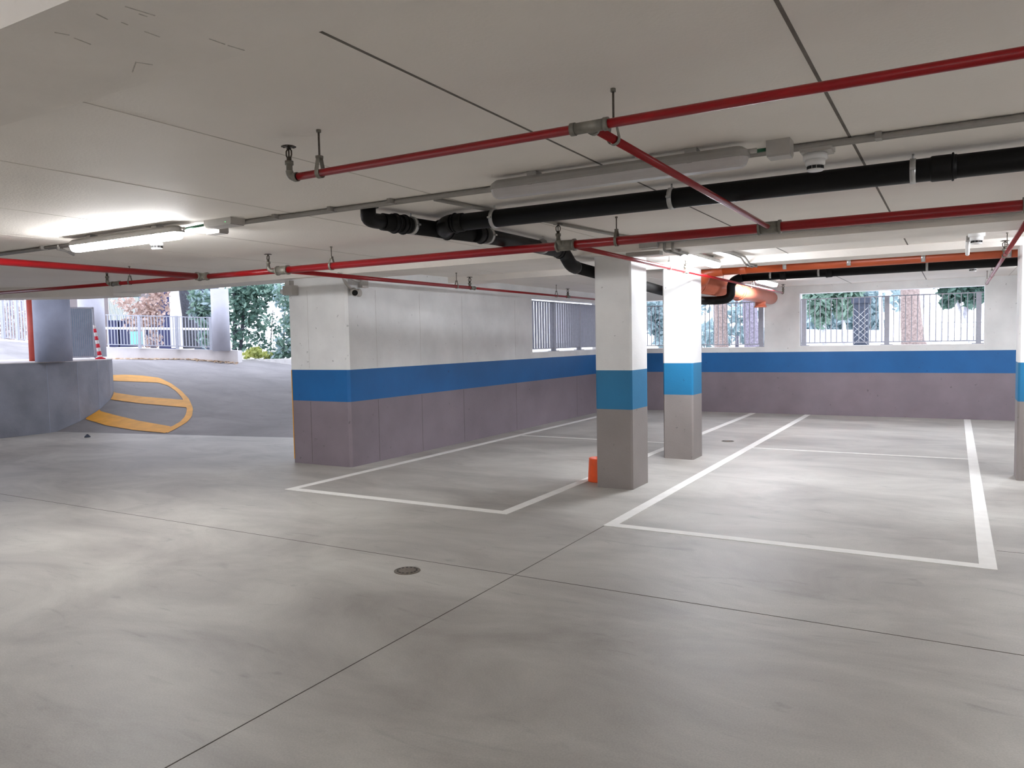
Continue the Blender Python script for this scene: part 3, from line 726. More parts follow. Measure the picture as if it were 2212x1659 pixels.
# ------------------------------------------------------------------ orange pipes
YO, ZO, RO = 9.98, 2.385, .06
XO, ZOB, ROB = -3.1, 2.255, .122
t = thing('waste_pipe', 'slim orange waste pipe crossing behind the rear beam', 'pipe', (0, YO, ZO), 'orange waste pipes')
MB().rod((-2.72, YO, ZO-.01), (XR, YO, ZO), RO, 24).build('pipe', 'orange', t)
collar(t, (-2.35, YO, ZO-.008), (-1,0,0), RO, .05, 'orange')
for x in (-1.83, -1.1, -.32, .5, 1.4):
    k = MB().band((x, YO, ZO), (1,0,0), RO+.001, RO+.006, .022, 26); k.rod((x, YO, ZO+RO), (x, YO, ZC-.002), .005, 8); k.build('hanger_clamp', 'zinc', t)
t = thing('waste_pipe', 'fat salmon coloured waste pipe leading into the far wall', 'pipe', (XO, 12, ZOB), 'orange waste pipes')
MB().tube([(-2.6, YO, ZO-.012), (-2.78, YO, ZO-.02), (-2.85, YO+.01, ZO-.05)] + bend((-2.88, YO+.01, ZO-.07), (XO, YO+.02, ZOB), (XO, YO+.4, ZOB)), [RO*1.12, RO*1.15, ROB*.9] + [ROB*1.06]*9, 28).build('elbow', 'orange', t)
MB().tube([(XO, YO+.38, ZOB), (XO, YF-.001, ZOB)], ROB, 32).build('pipe', 'salmon', t)
for y in (10.45, 12.8): collar(t, (XO, y, ZOB), (0,1,0), ROB, .06, 'salmon')
MB().tube([(XO-.02, 14.6, ZOB-.06), (XO-.02, 14.6, ZOB-.2)], .1, 24).build('branch_socket', 'salmon', t)
MB().band((XO-.02, 14.6, ZOB-.195), (0,0,1), .085, .112, .012, 24).build('socket_rim', 'salmon', t)
k = MB().band((XO, 11.9, ZOB), (0,1,0), ROB+.001, ROB+.007, .02, 28); k.rod((XO, 11.9, ZOB+ROB), (XO, 11.9, ZC-.002), .005, 8); k.build('hanger_clamp', 'zinc', t)

# ------------------------------------------------------------------ lamps
def lamp(c, L, along, on, label, cool=False):
    c = Vector(c); ax = Vector((1,0,0)) if along == 'x' else Vector((0,1,0)); sd = Vector((0,1,0)) if along == 'x' else Vector((1,0,0)); up = Vector((0,0,1))
    t = thing('strip_lamp', label, 'lamp', c, 'waterproof strip lamps')
    def shell(prof, m, name, mi=0):
        """prof = [(half width, z)] swept over a stadium outline"""
        b = MB(); n = 8; out = []
        for (w, z, l) in prof:
            ringp = []
            for s, a0 in ((1, -PI/2), (-1, PI/2)):
                for k in range(n+1):
                    a = a0+PI*k/n; ringp.append(c+ax*(s*(l-w)+math.cos(a)*w)+sd*math.sin(a)*w+up*z)
            out.append(ringp)
        m_ = len(out[0]); vs = [p for r in out for p in r]
        fs = [(i*m_+k, i*m_+(k+1) % m_, (i+1)*m_+(k+1) % m_, (i+1)*m_+k) for i in range(len(out)-1) for k in range(m_)]
        fs += [tuple(range(m_-1,-1,-1)), tuple((len(out)-1)*m_+k for k in range(m_))]
        b.add(vs, fs, False); return b.build(name, m, t)
    h = L/2
    shell([(.051, -.003, h-.003), (.057, -.003, h+.004), (.057, .006, h+.004), (.05, .03, h-.002), (.036, .048, h-.03)], 'lampbody', 'housing')
    shell([(.03, -.050, h-.03), (.041, -.040, h-.016), (.049, -.018, h-.006), (.051, -.003, h-.003)], ('lamponcool' if cool else 'lampon') if on else 'lampoff', 'diffuser')
    for s in (-1, 1):
        MB().obox(c+ax*s*(h-.28)+up*.058, ax, sd, up, .03, .034, .012).build('mounting_clip', 'lampbody', t)
        MB().obox(c+ax*s*(h-.28)+up*.002, ax, sd, up, .012, .056, .008).build('latch', 'lampbody', t)
    MB().tube([c+ax*(h-.01)+up*.022, c+ax*(h+.035)+up*.022], .012, 12).build('cable_gland', 'boxgrey', t)
    return t
ZL = ZC-.072
lamp((-5.77, 3.80, ZL), 1.42, 'x', True, 'lit white strip lamp on the ceiling over the open driveway')
lamp((-1.60, 3.83, ZL), 1.46, 'x', False, 'unlit grey strip lamp under the ceiling behind the red branch pipe')
lamp((-2.46, 8.55, ZL), 1.30, 'y', True, 'glaring strip lamp between the beams beside the rear square column', True)
lamp((-2.62, 12.75, ZL), 1.30, 'y', True, 'lit strip lamp at the back behind the black pipe and above the salmon pipe', True)
lamp((1.35, 8.45, ZL), 1.30, 'y', True, 'lit strip lamp between the beams past the cut off column', True)
lamp((1.3, 12.75, ZL), 1.30, 'y', True, 'lit strip lamp near the far wall past the cut off column', True)
lamp((2.5, 3.82, ZL), 1.42, 'x', True, 'lit strip lamp on the ceiling to the side of the driveway')
for x in (-5.77, -1.6, 2.5):
    lamp((x, -4.2, ZL), 1.42, 'x', True, {-1.6: 'lit strip lamp behind the viewer between the two others', -5.77: 'lit strip lamp behind the viewer nearer the side wall', 2.5: 'lit strip lamp behind the viewer by the plain wall'}[x])

# ------------------------------------------------------------------ conduits, boxes, detectors, camera
def conduit(paths, r, label, clips=(), cax=(1,0,0), m='conduit', name='cable_conduit'):
    t = thing(name, label, 'conduit', paths[0][0], 'grey cable conduits')
    for p in paths: MB().tube(p, r, 10).build('tube', m, t)
    for c in clips:
        a = Vector(cax); sd = a.cross(Vector((0,0,1)))
        MB().obox(c, a, sd, (0,0,1), .014, .034, .018).build('mounting_clip', 'conduit', t)
    return t
zc = ZC-.016
conduit([[(-8.3, 3.94, zc), (-4.7, 4.0, zc), (-2.3, 4.025, zc), (XR, 4.05, zc)], [(-8.3, 3.975, zc), (-4.7, 4.035, zc), (-2.3, 4.06, zc), (XR, 4.085, zc)]], .0135,
        'twin grey conduit running along the ceiling behind the strip lamps', [(x, 4.0+.012*(x+3)*.9, zc+.002) for x in (-7.2, -4.25, -3.72, -3.2, -.32, .9)])
conduit([[(-6.95, 3.95, zc), (-7.02, 3.98, zc-.02), (-7.1, 4.1, zc-.02), (-7.5, 4.4, zc)]], .012, 'short grey conduit bending off the ceiling run by the lit lamp', [(-7.1, 4.1, ZC-.018)])
def jbox(c, hx, hy, hz, label, led=None, lid=True, name='junction_box', ang=0.):
    c = Vector(c); t = thing(name, label, 'box', c); ax = (math.cos(ang), math.sin(ang), 0); ay = (-math.sin(ang), math.cos(ang), 0)
    MB().obox(c, ax, ay, (0,0,1), hx, hy, hz).build('mounting_box', 'boxgrey', t)
    if lid: MB().obox(c-Vector((0,0,hz+.004)), ax, ay, (0,0,1), hx*.94, hy*.94, .004).build('mounting_cover', 'boxgrey', t)
    if led: MB().obox(led, ax, ay, (0,0,1), .003, .002, .002).build('indicator', 'led', t)
    return t
jbox((-4.72, 3.915, ZC-.022), .148, .065, .022, 'flat grey emergency light box with a green indicator on the ceiling', (-4.63, 3.849, ZC-.032), name='emergency_light')
jbox((-5.03, 4.10, ZC-.028), .08, .045, .025, 'small grey junction box beside the emergency light box')
jbox((-.745, 3.92, ZC-.036), .055, .05, .036, 'grey junction box with a green cable between unlit lamp and detector')
g = MB(); g.rod((-.87, 3.85, ZL+.022), (-.80, 3.9, ZC-.036), .009, 10); tag(g.build('green_cable', 'green'), 'green cable from the unlit lamp into the junction box', 'cable')
g = MB(); g.rod((-5.05, 3.82, ZL+.022), (-4.872, 3.89, ZC-.022), .009, 10); tag(g.build('green_cable', 'green'), 'green cable from the lit lamp to the emergency light box', 'cable')
def detector(c, label, s=1., flat=1.):
    c = Vector(c); t = thing('smoke_detector', label, 'smoke detector', c, 'white smoke detectors')
    MB().lathe(c, [(.062*s, 0), (.062*s, -.028*s), (.05*s, -.03*s)], 24).build('base', 'white', t)
    MB().lathe(c, [(.05*s, -.03*s), (.05*s, -.055*s), (.043*s, -.062*s)], 24).build('body', 'white', t)
    v = MB(); n = 10
    for k in range(n):
        a = 2*PI*(k+.5)/n; v.obox(c+Vector((math.cos(a)*.039*s, math.sin(a)*.039*s, -.071*s)), (math.cos(a), math.sin(a), 0), (-math.sin(a), math.cos(a), 0), (0,0,1), .003*s, .009*s, .0075*s)
    v.build('vents', 'darkvent', t)
    MB().lathe(c, [(.036*s, -.062*s), (.036*s, -.08*s), (.043*s, -.08*s), (.04*s, -.088*s), (.02*s, -.091*s)], 24).build('cap', 'white', t)
    return t
jbox((-.60, 4.09, ZC-.02), .075, .065, .017, 'square grey mounting box above the nearest smoke detector')
detector((-.61, 4.10, ZC-.046), 'white smoke detector beside the junction box with the green cable', .93)
detector((-5.95, 4.22, ZC), 'white smoke detector just below the lit strip lamp', 1.1)
detector((.17, 8.62, ZC), 'white smoke detector under the ceiling between the beams', 1.15)
detector((.21, 12.6, ZC), 'white smoke detector at the back above the long window', 1.05)
# conduits dropping from the middle beam to the lamp
zb = 2.334
conduit([[(-2.36, 6.955, 2.45)] + bend((-2.36, 6.955, 2.38), (-2.36, 6.94, 2.32), (-2.36, 7.03, 2.337)) + [(-2.36, 7.38, 2.337)] + bend((-2.36, 7.42, 2.337), (-2.37, 7.52, 2.33), (-2.40, 7.72, 2.40)),
         [(-2.28, 6.955, 2.45)] + bend((-2.28, 6.955, 2.38), (-2.28, 6.94, 2.32), (-2.28, 7.03, 2.337)) + [(-2.28, 7.36, 2.337)] + bend((-2.28, 7.40, 2.337), (-2.3, 7.5, 2.33), (-2.36, 7.68, 2.41))], .0125,
        'pair of grey conduits bending under the middle beam to the glaring lamp', [(-2.36, 7.11, 2.348), (-2.28, 7.11, 2.348)], (0,1,0))
conduit([[(-2.30, 7.75, ZC-.014), (-2.18, 8.6, ZC-.014)] + bend((-2.17, 9.1, ZC-.02), (-2.16, 9.2, 2.40), (-2.155, 9.3, 2.366)) + [(-2.15, 9.62, 2.366)],
         [(-2.25, 7.75, ZC-.014), (-2.13, 8.6, ZC-.014)] + bend((-2.12, 9.1, ZC-.02), (-2.11, 9.2, 2.40), (-2.105, 9.3, 2.366)) + [(-2.10, 9.62, 2.366)]], .0125,
        'pair of pale conduits looping down in front of the orange pipe', [(-2.15, 9.5, 2.374), (-2.10, 9.5, 2.374)], (0,1,0))
conduit([[(-2.56, 6.93, ZC-.016), (XR, 6.93, ZC-.016)], [(-2.56, 6.93, ZC-.046), (XR, 6.93, ZC-.046)]], .0135, 'twin grey conduit along the face of the middle beam', [(-1.55, 6.945, ZC-.03), (-.5, 6.945, ZC-.03), (.35, 6.945, ZC-.03)])
conduit([[(-2.93, 4.1, zc), (-2.62, 6.5, zc), (-2.5, 6.91, zc)]], .013, 'single conduit crossing the ceiling from the lamp run to the middle beam')
jbox((-2.50, 6.93, ZC-.05), .085, .037, .045, 'grey junction box on the face of the middle beam above the front column', lid=False)
jbox((-2.62, 7.13, 2.336), .17, .05, .018, 'flat pale tray under the middle beam beside the front column', lid=False, name='cable_tray')
conduit([[(.10, 8.70, ZC-.06), (.10, 8.74, 2.36)] + bend((.10, 8.78, 2.33), (.10, 8.83, 2.30), (.10, 8.9, 2.295))], .02, 'short white conduit hanging under the detector between the beams', [(.10, 8.70, ZC-.03)], m='white')
# CCTV on the left wall corner
t = thing('security_camera', 'small white security camera on the corner of the left wall', 'camera', (-6.33, 7.17, 2.14))
cd = Vector((.72, -.66, -.18)).normalized(); cc = Vector((-6.325, 7.13, 2.148))
MB().lathe((XL, 7.30, 2.15), [(.05, 0), (.05, .02), (.036, .03)], 20, (1,0,0)).build('wall_mount', 'boxgrey', t)
MB().tube([(XL+.02, 7.28, 2.15), (XL+.06, 7.22, 2.15), cc], .016, 12).build('arm', 'boxgrey', t)
MB().tube([cc-cd*.11, cc-cd*.09, cc+cd*.075], [.035, .047, .047], 22).build('body', 'boxgrey', t)
MB().tube([cc+cd*.0755, cc+cd*.08], .035, 22).build('lens', 'lens', t)
jbox((XL+.035, 7.36, 2.275), .033, .055, .06, 'grey box on the left wall above the security camera', lid=False)
conduit([[(-6.36, 6.9, 2.36)] + bend((-6.37, 6.98, 2.34), (-6.38, 7.05, 2.2), (-6.385, 7.24, 2.16)), [(-6.36, 7.0, 2.36)] + bend((-6.37, 7.06, 2.35), (-6.38, 7.16, 2.30), (-6.38, 7.3, 2.29))], .017,
        'two grey conduits bending down to the security camera and its box', m='boxgrey')
t = thing('motion_sensor', 'grey sensor boxes on the outer edge of the wall pier by the ramp', 'sensor', (-7.3, 7.04, 2.22))
MB().box(-7.36, -7.28, 7.0, 7.078, 2.27, 2.335).build('bracket', 'boxgrey', t)
MB().box(-7.36, -7.20, 6.96, 7.07, 2.15, 2.27).build('housing', 'boxgrey', t)
MB().tube([(-7.37, 7.02, 2.20), (-7.44, 7.02, 2.20)], .03, 14).build('lens', 'white', t)

# ------------------------------------------------------------------ railings inside the window openings
yr = YF+.17
def window_rail_y(h, xs_posts, label, n, top=.12, bot=.06, th=.03):
    xa, xb, za, zb = h; t = thing('window_railing', label, 'railing', ((xa+xb)/2, yr, za))
    for nm, z in (('top_rail', zb-top), ('bottom_rail', za+bot)):
        MB().box(xa+.015, xb-.015, yr-.012, yr+.012, z-.009, z+.009).build(nm, 'rail', t)
    for k in range(n):
        x = xa+.02+(xb-xa-.04)*(k+.5)/n
        if min(abs(x-p) for p in xs_posts) < .05: continue
        MB().box(x-.007, x+.007, yr-.007, yr+.007, za+bot, zb-top).build('bar', 'rail', t)
    for x in xs_posts:
        po = MB().box(x-.04, x+.04, yr-.03, yr+.03, za+.005, zb-top+.012).build('post', 'rail', t)
        MB().box(x-.10, x+.10, yr-.07, yr+.07, za+.004, za+.016).build('base_plate', 'rail', po)
    return t
px = lambda a, b_: at(a, b_, y=yr).x
window_rail_y(W1, (px(1737, 690), px(1916, 690), px(2114, 690)), 'slender steel railing with three posts in the long window', 31)
window_rail_y(W2, (px(1645, 700), px(1480, 700)), 'slender steel railing in the window behind the square columns', 28)
xr = XL-.17
t = thing('window_railing', 'close row of flat steel bars in the left wall window', 'railing', (xr, 13.4, 1.305))
ya, yb, za, zb = WL
for nm, z in (('top_rail', zb-.05), ('bottom_rail', za+.06)): MB().box(xr-.02, xr+.02, ya+.015, yb-.015, z-.009, z+.009).build(nm, 'rail', t)
posts = (12.95, 14.08)
n = 32
for k in range(n):
    y = ya+.05+(yb-ya-.1)*k/(n-1)
    if min(abs(y-q) for q in posts) < .06: continue
    MB().box(xr-.022, xr+.022, y-.004, y+.004, za+.06, zb-.05).build('bar', 'rail', t)
for q in posts:
    po = MB().box(xr-.04, xr+.04, q-.035, q+.035, za+.005, zb-.04).build('post', 'rail', t)
    MB().box(xr-.08, xr+.08, q-.08, q+.08, za+.004, za+.016).build('base_plate', 'rail', po)

# ------------------------------------------------------------------ outside
struct('garden_ground', MB().box(-70, 60, YF+WT+.02, 90, .9, 1.12), 'gravel', None, 'pale garden ground outside the windows', 'ground')
struct('garden_bed', MB().prism([(-7.5, YF+.32), (-7.5, 60), (-70, 60), (-70, -20), (-26, 8), (-25, 14), (-20.8, 13.4), (-18.5, 16.4), (-17.9, 18.8), (-12, 20), (-9, 17)], .5, .98), 'ground', None, 'garden soil beyond the outer curb of the ramp', 'ground')

rnd = random.Random(11)
def tree(name, label, cat, trunks=(), blobs=(), bark='bark', leaf='leafgreen', size=.12, group=None, down=0., long=1.7, leaf2=None):
    base = Vector(trunks[0][0][0]) if trunks else Vector(blobs[0][0])
    t = thing(name, label, cat, base, group)
    for path, r in trunks: MB().tube(path, r, 12).build('trunk', bark, t)
    if blobs:
        b = MB()
        for (c, rad, n) in blobs:
            b.leaves(c, rad, int(n*(.6 if leaf2 else 1)), size, rnd, 0, long, down)
            if leaf2: b.leaves(c, [q*1.1 for q in rad], int(n*.4), size*.9, rnd, 1, long, down)
        b.build('foliage', [leaf, leaf2] if leaf2 else leaf, t)
    return t
def trunk_px(pts, dpt, wid):
    """trunk through photo points at one depth"""
    return ([at(a, b_, d=dpt) for a, b_ in pts], [w*dpt/F/2 for w in wid])

G1 = 'trees and shrubs outside the long window'
# --- long window
tree('tree', 'stout brown tree trunk with knobbly bark framed by the long window', 'tree', [trunk_px([(1974, 752), (1972, 735), (1968, 690), (1966, 640), (1965, 600), (1965, 540)], 18., [56, 46, 42, 38, 37, 37])], group=G1)
tree('tree', 'thin pale leaning tree trunk next to the stout brown one', 'tree', [trunk_px([(2022, 752), (2016, 720), (2004, 670), (1996, 630), (1990, 590), (1985, 540)], 21., [20, 18, 17, 16, 14, 12]), trunk_px([(2004, 670), (1990, 652), (1975, 640)], 21., [10, 8, 5])], bark='barkpale', group=G1)
tree('tree', 'broad-leaved evergreen tree with dark leaves at the corner of the long window', 'tree', [trunk_px([(2082, 752), (2083, 720), (2086, 690), (2090, 650), (2094, 610)], 19., [18, 14, 13, 12, 9]), trunk_px([(2084, 705), (2074, 672), (2068, 650), (2060, 620)], 19., [9, 8, 6, 4])],
     [(at(2085, 632, d=18.8), (.42, .4, .2), 260), (at(2060, 628, d=18.8), (.3, .35, .18), 150), (at(2118, 625, d=18.8), (.28, .35, .3), 190), (at(2046, 655, d=18.7), (.14, .3, .12), 70), (at(2100, 655, d=18.7), (.15, .3, .1), 60), (at(2030, 612, d=18.8), (.3, .3, .1), 90), (at(2100, 590, d=18.8), (.6, .5, .3), 260)],
     bark='barkpale', leaf='leafdark', size=.13, group=G1, long=1.9)
tree('tree', 'drooping feathery pale green tree in the left half of the long window', 'tree', [trunk_px([(1783, 752), (1781, 720), (1776, 680), (1774, 640), (1772, 580)], 24., [13, 11, 10, 9, 8]), trunk_px([(1826, 752), (1824, 720), (1822, 690), (1822, 640)], 24., [11, 9, 8, 6])],
     [(at(1775, 660, d=24), (.3, .6, .75), 420), (at(1768, 640, d=24), (.5, .6, .5), 320), (at(1822, 652, d=24), (.34, .6, .6), 360), (at(1800, 625, d=24), (.9, .6, .35), 360), (at(1838, 640, d=24), (.4, .5, .5), 240), (at(1750, 650, d=24), (.25, .5, .6), 160)],
     bark='barkpale', leaf='leafgreen', size=.12, group=G1, down=1.2, long=2.4)
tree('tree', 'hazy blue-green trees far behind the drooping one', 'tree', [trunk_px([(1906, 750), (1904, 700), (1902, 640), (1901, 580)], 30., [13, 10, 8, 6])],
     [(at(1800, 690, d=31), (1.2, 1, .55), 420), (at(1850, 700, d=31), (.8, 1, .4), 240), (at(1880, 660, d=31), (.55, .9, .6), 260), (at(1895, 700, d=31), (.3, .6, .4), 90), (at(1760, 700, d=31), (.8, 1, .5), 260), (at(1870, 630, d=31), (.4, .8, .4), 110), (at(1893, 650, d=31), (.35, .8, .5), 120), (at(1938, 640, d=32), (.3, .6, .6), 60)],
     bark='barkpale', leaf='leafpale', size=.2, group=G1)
t = thing('mesh_wrapped_post', 'dark slate grey post wrapped in wire mesh in the long window', 'post', at(1862, 752, d=17.2))
pp = at(1860, 748, d=17.2); pz = pp.z-.06
MB().box(pp.x-.15, pp.x+.15, pp.y-.15, pp.y+.15, pz, pz+1.02).build('shaft', 'slate', t)
MB().box(pp.x-.19, pp.x+.19, pp.y-.19, pp.y+.19, pz+1.02, pz+1.16).build('cap', 'slate', t)
MB().box(pp.x-.18, pp.x+.18, pp.y-.18, pp.y+.18, pz-.1, pz+.08).build('plinth', 'slate', t)
ms = MB()
for k in range(-7, 8):
    for sg in (-1, 1):
        z0, z1 = pz+.1+k*.13, pz+.1+k*.13+.3
        if z0 < pz+.08 or z1 > pz+1.02: continue
        a = Vector((pp.x-.15*sg, pp.y-.157, z0)); e = Vector((pp.x+.15*sg, pp.y-.157, z1)); ms.rod(a, e, .0035, 5)
ms.build('wire_mesh', 'mesh', t)
# low far fence and stone edging beyond
a = at(2026, 742, d=23); b_ = at(2160, 742, d=23)
t = railing(a, b_, .64, 10, (.05, .5, .95), 'low pale fence with crossed braces beyond the long window', 'garden_fence', barw=.006, postw=.012)
dd = b_-a
br = MB()
for s0, s1 in ((0.0, .25), (.5, .25), (.5, .85), (1.0, .75)): br.rod(a.lerp(b_, s0)+Vector((0,0,.6)), a.lerp(b_, s1)+Vector((0,0,0.02)), .012, 6)
br.build('brace', 'barkpale', t)
q0 = at(1742, 738, d=26); q1 = at(1895, 740, d=26)
hd = MB().obox((q0+q1)/2+Vector((0,0,.1)), q1-q0, Vector((-(q1-q0).y, (q1-q0).x, 0)), (0,0,1), (q1-q0).length/2, .25, .32)
tag(hd.build('stone_wall', 'hedgewhite'), 'low pale stone wall under the far trees in the long window', 'wall', None, 'thing')

G2 = 'trees outside the middle window'
tree('tree', 'brown tree trunk beside the lit column in the middle window', 'tree', [trunk_px([(1559, 770), (1558, 740), (1557, 690), (1556, 640), (1556, 560)], 18.5, [34, 29, 27, 26, 25])], bark='bark', group=G2)
tree('tree', 'grey mottled tree trunk at the end of the middle window', 'tree', [trunk_px([(1627, 770), (1625, 740), (1621, 690), (1619, 640), (1618, 560)], 18.0, [38, 33, 31, 30, 29])], bark='barkgrey', group=G2)
blobs = []
for k in range(16):
    x = 1390+k*18; blobs.append((at(x, rnd.uniform(630, 745), d=rnd.uniform(24, 28)), (.55, .9, .28), 105))
for k in range(8): blobs.append((at(1402+k*5, rnd.uniform(650, 740), d=23), (.3, .6, .3), 120))
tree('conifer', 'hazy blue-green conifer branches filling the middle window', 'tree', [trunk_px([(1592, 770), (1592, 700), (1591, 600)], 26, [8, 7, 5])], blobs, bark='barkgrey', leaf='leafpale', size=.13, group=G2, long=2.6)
blobs = [(Vector((-12.5-rnd.random()*3, 15.5+rnd.random()*9, 1.4+rnd.random()*1.3)), (.7, .9, .45), 150) for _ in range(9)]
tree('shrub', 'bushy shrub showing dark between the bars of the left wall window', 'shrub', [([(-13.5, 19, .95), (-13.4, 19.1, 2.2)], [.08, .05])], blobs, leaf='leafpale', size=.14)

# --- beyond the ramp
G3 = 'trees and shrubs beyond the ramp'
tree('tree', 'tall dark trunk beside the white pier beyond the ramp railing', 'tree', [trunk_px([(414, 752), (411, 720), (408, 680), (402, 640), (399, 600), (396, 560)], 26., [36, 30, 28, 27, 28, 28])], bark='barkdark', group=G3)
tree('beech', 'bare beech with dry brown leaves behind the ramp railing', 'tree', [trunk_px([(332, 752), (332, 700), (334, 650), (338, 600)], 25., [14, 12, 10, 8]), trunk_px([(334, 690), (318, 665), (300, 640)], 25, [6, 4, 2]), trunk_px([(250, 640), (290, 628), (330, 616)], 24, [2, 3, 4])],
     [(at(335, 660, d=24.8), (.3, .5, .55), 260), (at(322, 690, d=24.8), (.5, .5, .45), 260), (at(300, 668, d=24.8), (.5, .5, .4), 220), (at(345, 632, d=24.8), (.3, .4, .3), 130), (at(268, 655, d=24.8), (.35, .4, .25), 70), (at(290, 700, d=24.8), (.4, .4, .35), 110), (at(325, 735, d=24.8), (.4, .4, .3), 90)],
     bark='barkgrey', leaf='leafbrown', size=.1, group=G3, long=1.4)
tree('shrub', 'green bamboo-like shrub between the dark trunk and the curb column', 'shrub', [trunk_px([(445, 752), (444, 690), (442, 640)], 24.5, [4, 3, 2])],
     [(at(440, 660, d=24.5), (.42, .4, .4), 420), (at(450, 690, d=24.5), (.3, .4, .35), 240), (at(430, 640, d=24.5), (.35, .4, .25), 130), (at(448, 730, d=24.5), (.3, .4, .3), 130), (at(425, 680, d=24.5), (.25, .3, .2), 90)], leaf='leafgreen', size=.1, group=G3, long=2.6, down=.4, leaf2='leafpale')
tree('tree', 'leafy green tree with dark twin trunks between curb column and wall pier', 'tree', [trunk_px([(506, 775), (507, 720), (508, 660), (504, 600)], 24., [10, 9, 8, 8]), trunk_px([(518, 775), (524, 700), (528, 640), (530, 590)], 24., [8, 7, 7, 6]), trunk_px([(500, 725), (520, 712), (540, 700)], 23.8, [3, 3, 2])],
     [(at(515, 640, d=24), (.42, .6, .35), 300), (at(540, 660, d=24), (.42, .6, .4), 340), (at(512, 690, d=24), (.35, .6, .4), 220), (at(545, 625, d=24), (.6, .6, .25), 260), (at(585, 632, d=24.5), (.7, .6, .3), 380), (at(520, 735, d=24), (.3, .5, .35), 150), (at(556, 690, d=24), (.3, .5, .3), 120)],
     bark='barkdark', leaf='leafdark', size=.105, group=G3, long=1.9, leaf2='leafgreen')
tree('shrub', 'fresh green shrub growing right against the wall pier', 'shrub', [trunk_px([(612, 775), (614, 700), (618, 640)], 23., [4, 3, 2])],
     [(at(620, 640, d=23), (.34, .5, .45), 330), (at(632, 690, d=23), (.26, .5, .5), 230), (at(626, 745, d=23), (.3, .5, .35), 330), (at(600, 768, d=23), (.35, .4, .1), 120), (at(646, 720, d=23), (.4, .5, .6), 230)], leaf='leafgreen', size=.10, group=G3, long=2.0, leaf2='leafpale')
tree('shrub', 'low yellowish shrub at the top of the ramp in front of the white trellis', 'shrub', [trunk_px([(551, 776), (551, 770)], 22.8, [2, 2])],
     [(at(551, 762, d=22.8), (.22, .3, .16), 170), (at(528, 768, d=22.8), (.22, .3, .1), 80), (at(572, 768, d=22.8), (.25, .3, .1), 90)], leaf='leafyellow', size=.08, group=G3)
tree('vine', 'twining vine leaves climbing over the white trellis', 'vine', [trunk_px([(584, 775), (586, 720), (590, 665)], 25, [2, 2, 1])],
     [(at(575, 745, d=25), (.6, .2, .25), 150), (at(560, 720, d=25), (.35, .2, .3), 110), (at(600, 715, d=25), (.3, .2, .3), 90), (at(585, 690, d=25), (.35, .2, .25), 50)], leaf='leafdark', size=.08, group=G3)
# trellis
a = at(552, 778, d=25.4); e = at(632, 778, d=25.4); hh = 1.85
t = thing('trellis', 'white wire trellis fence behind the vine at the top of the ramp', 'trellis', a)
wv = e-a
g = MB()
for k in range(15): g.rod(a.lerp(e, k/14), a.lerp(e, k/14)+Vector((0,0,hh)), .007, 5)
g.build('upright_wires', 'mesh', t); g = MB()
for k in range(16): g.rod(a+Vector((0,0,hh*k/15)), e+Vector((0,0,hh*k/15)), .006, 5)
g.build('cross_wires', 'mesh', t)
# structures beyond the railing
def slab_px(x0, y0, x1, y1, dpt, th, m, name, label, cat, parts=None):
    a = at(x0, y1, d=dpt); e = at(x1, y1, d=dpt); top = at(x0, y0, d=dpt).z; u = (e-a); u.z = 0
    c = (a+e)/2; c.z = (a.z+top)/2; n = Vector((-u.y, u.x, 0)).normalized()
    o = MB().obox(c+n*th/2, u, n, (0,0,1), u.length/2, th/2, abs(top-a.z)/2).build(name, m)
    return tag(o, label, cat, None, 'thing'), a, e, n
slab_px(370, 560, 395, 752, 27, .5, 'plain', 'garden_pier', 'tall bright white pier next to the dark trunk', 'pier')
slab_px(150, 560, 332, 752, 33, .4, 'facade', 'garden_building', 'pale beige building behind the beech and the railing', 'building')
o, a, e, n = slab_px(236, 642, 302, 700, 31, .5, 'teal', 'garden_gate', 'teal corrugated gate behind the ramp railing', 'gate')
u_ = (e-a).normalized()
for k in range(24):
    q = a.lerp(e, (k+.5)/24)-n*.01
    MB().obox(q+Vector((0,0,.55)), u_, n, (0,0,1), .012, .012, .53).build('rib', 'mesh', o)
slab_px(344, 560, 372, 760, 29, .4, 'navy', 'garden_shed', 'dark blue shed beside the white pier', 'shed')
slab_px(420, 560, 470, 760, 31, .4, 'slate', 'garden_shed', 'dark shed behind the bamboo-like shrub', 'shed')
for k, (x0, x1, lb) in enumerate(((234, 256, 'dark blue wheeled bin behind the railing, beside the pale column'), (258, 280, 'dark blue wheeled bin behind the railing, next to the turquoise crate'), (304, 322, 'dark blue wheeled bin behind the railing post under the beech'))):
    t = thing('wheeled_bin', lb, 'bin', at((x0+x1)/2, 750, d=25.6), 'dark blue wheeled bins')
    a = at(x0, 750, d=25.6); e = at(x1, 750, d=25.6); w2 = (e-a).length/2; c = (a+e)/2; n = Vector((-(e-a).y, (e-a).x, 0)).normalized()
    MB().obox(c+Vector((0,0,.42))+n*.3, e-a, n, (0,0,1), w2*.94, .28, .42).build('body', 'navy', t)
    MB().obox(c+Vector((0,0,.87))+n*.3, e-a, n, (0,0,1), w2, .31, .03).build('lid', 'navy', t)
slab_px(282, 716, 300, 744, 23.4, .3, 'turq', 'crate', 'turquoise crate behind the ramp railing', 'crate')
a = at(228, 709, d=22.6); e = at(462, 711, d=22.6)
t = thing('barrier_rail', 'white horizontal barrier rail behind the ramp railing', 'rail', a)
MB().rod(a, e, .035, 10).build('rail', 'plain', t)
for s in (.02, .35, .7, .98):
    q = a.lerp(e, s); MB().rod((q.x, q.y, .95), q, .02, 8).build('post', 'plain', t)
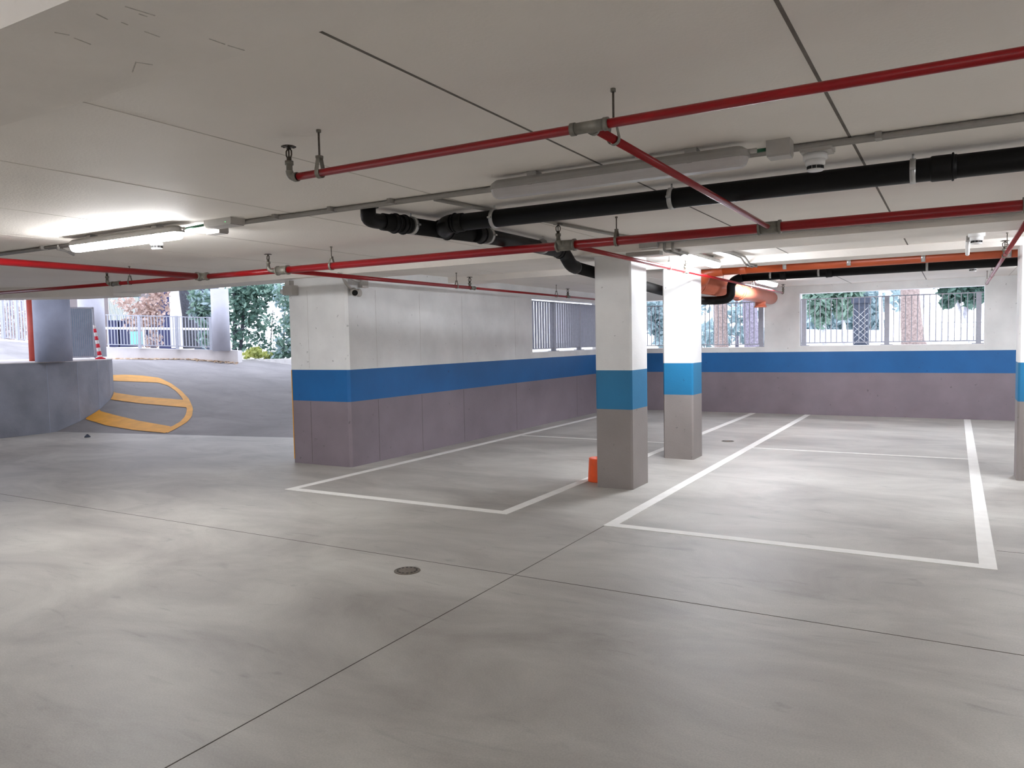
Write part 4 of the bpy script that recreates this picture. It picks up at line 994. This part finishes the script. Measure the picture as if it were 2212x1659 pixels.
# far left garden
tree('beech', 'dry-leaved beech behind the pale railing at the far edge', 'tree', [trunk_px([(20, 776), (18, 700), (22, 630)], 28, [12, 10, 8]), trunk_px([(48, 776), (50, 690), (46, 630)], 29, [10, 9, 7])],
     [(at(10, 665, d=28), (.5, .5, .5), 170), (at(35, 690, d=28), (.6, .5, .5), 170), (at(55, 710, d=28), (.5, .5, .4), 120), (at(20, 725, d=28), (.6, .5, .3), 150), (at(-20, 690, d=28), (.6, .5, .6), 150)], bark='barkgrey', leaf='leafbrown', size=.11)
# fallen leaves along the curb
lv = MB(); rl = random.Random(5)
for k in range(420):
    s = rl.random()*2; i = int(s); p = Vector(curbpts[i]).lerp(Vector(curbpts[i+1]), s-i)
    tow = -Vector((p.x, p.y, 0)).normalized()
    q = p+tow*abs(rl.gauss(0.03, .16)); z = ramp_z(q.x, q.y)+.012+rl.random()*.02
    a = rl.uniform(0, 2*PI); u = Vector((math.cos(a), math.sin(a), rl.uniform(-.4, .4)))*.045; w = Vector((-math.sin(a), math.cos(a), rl.uniform(-.4, .4)))*.03; c = Vector((q.x, q.y, z))
    lv.add([c-u, c+w, c+u, c-w], [(0,1,2,3)])
M['leaftan'] = leaf_mat('tan_dead_leaf', rgb(190, 158, 128), rgb(226, 206, 180))
tag(lv.build('fallen_leaves', 'leaftan'), 'dry brown leaves lying along the foot of the white curb', 'leaves', None, 'stuff')
p = at(189, 944.5, z=0)
tag(MB().lathe(p, [(.05, 0), (.045, .02), (.02, .045), (.005, .055)], 7).build('stone', 'slate'), 'small dark stone lying at the foot of the ramp', 'stone')

# ------------------------------------------------------------------ light
w = bpy.data.worlds.new('overcast'); scene.world = w; w.use_nodes = True
bg = w.node_tree.nodes['Background']; bg.inputs['Color'].default_value = (.80, .85, 1.0, 1); bg.inputs['Strength'].default_value = 3.0

vs_ = scene.view_settings
scene.display_settings.display_device = 'sRGB'
vs_.view_transform = 'Standard'; vs_.look = 'None'; vs_.exposure = 0.35; vs_.gamma = 1; vs_.use_curve_mapping = False
scene.cycles.use_denoising = True
scene.cycles.max_bounces = 8; scene.cycles.diffuse_bounces = 5; scene.cycles.glossy_bounces = 4
scene.cycles.sample_clamp_indirect = 8
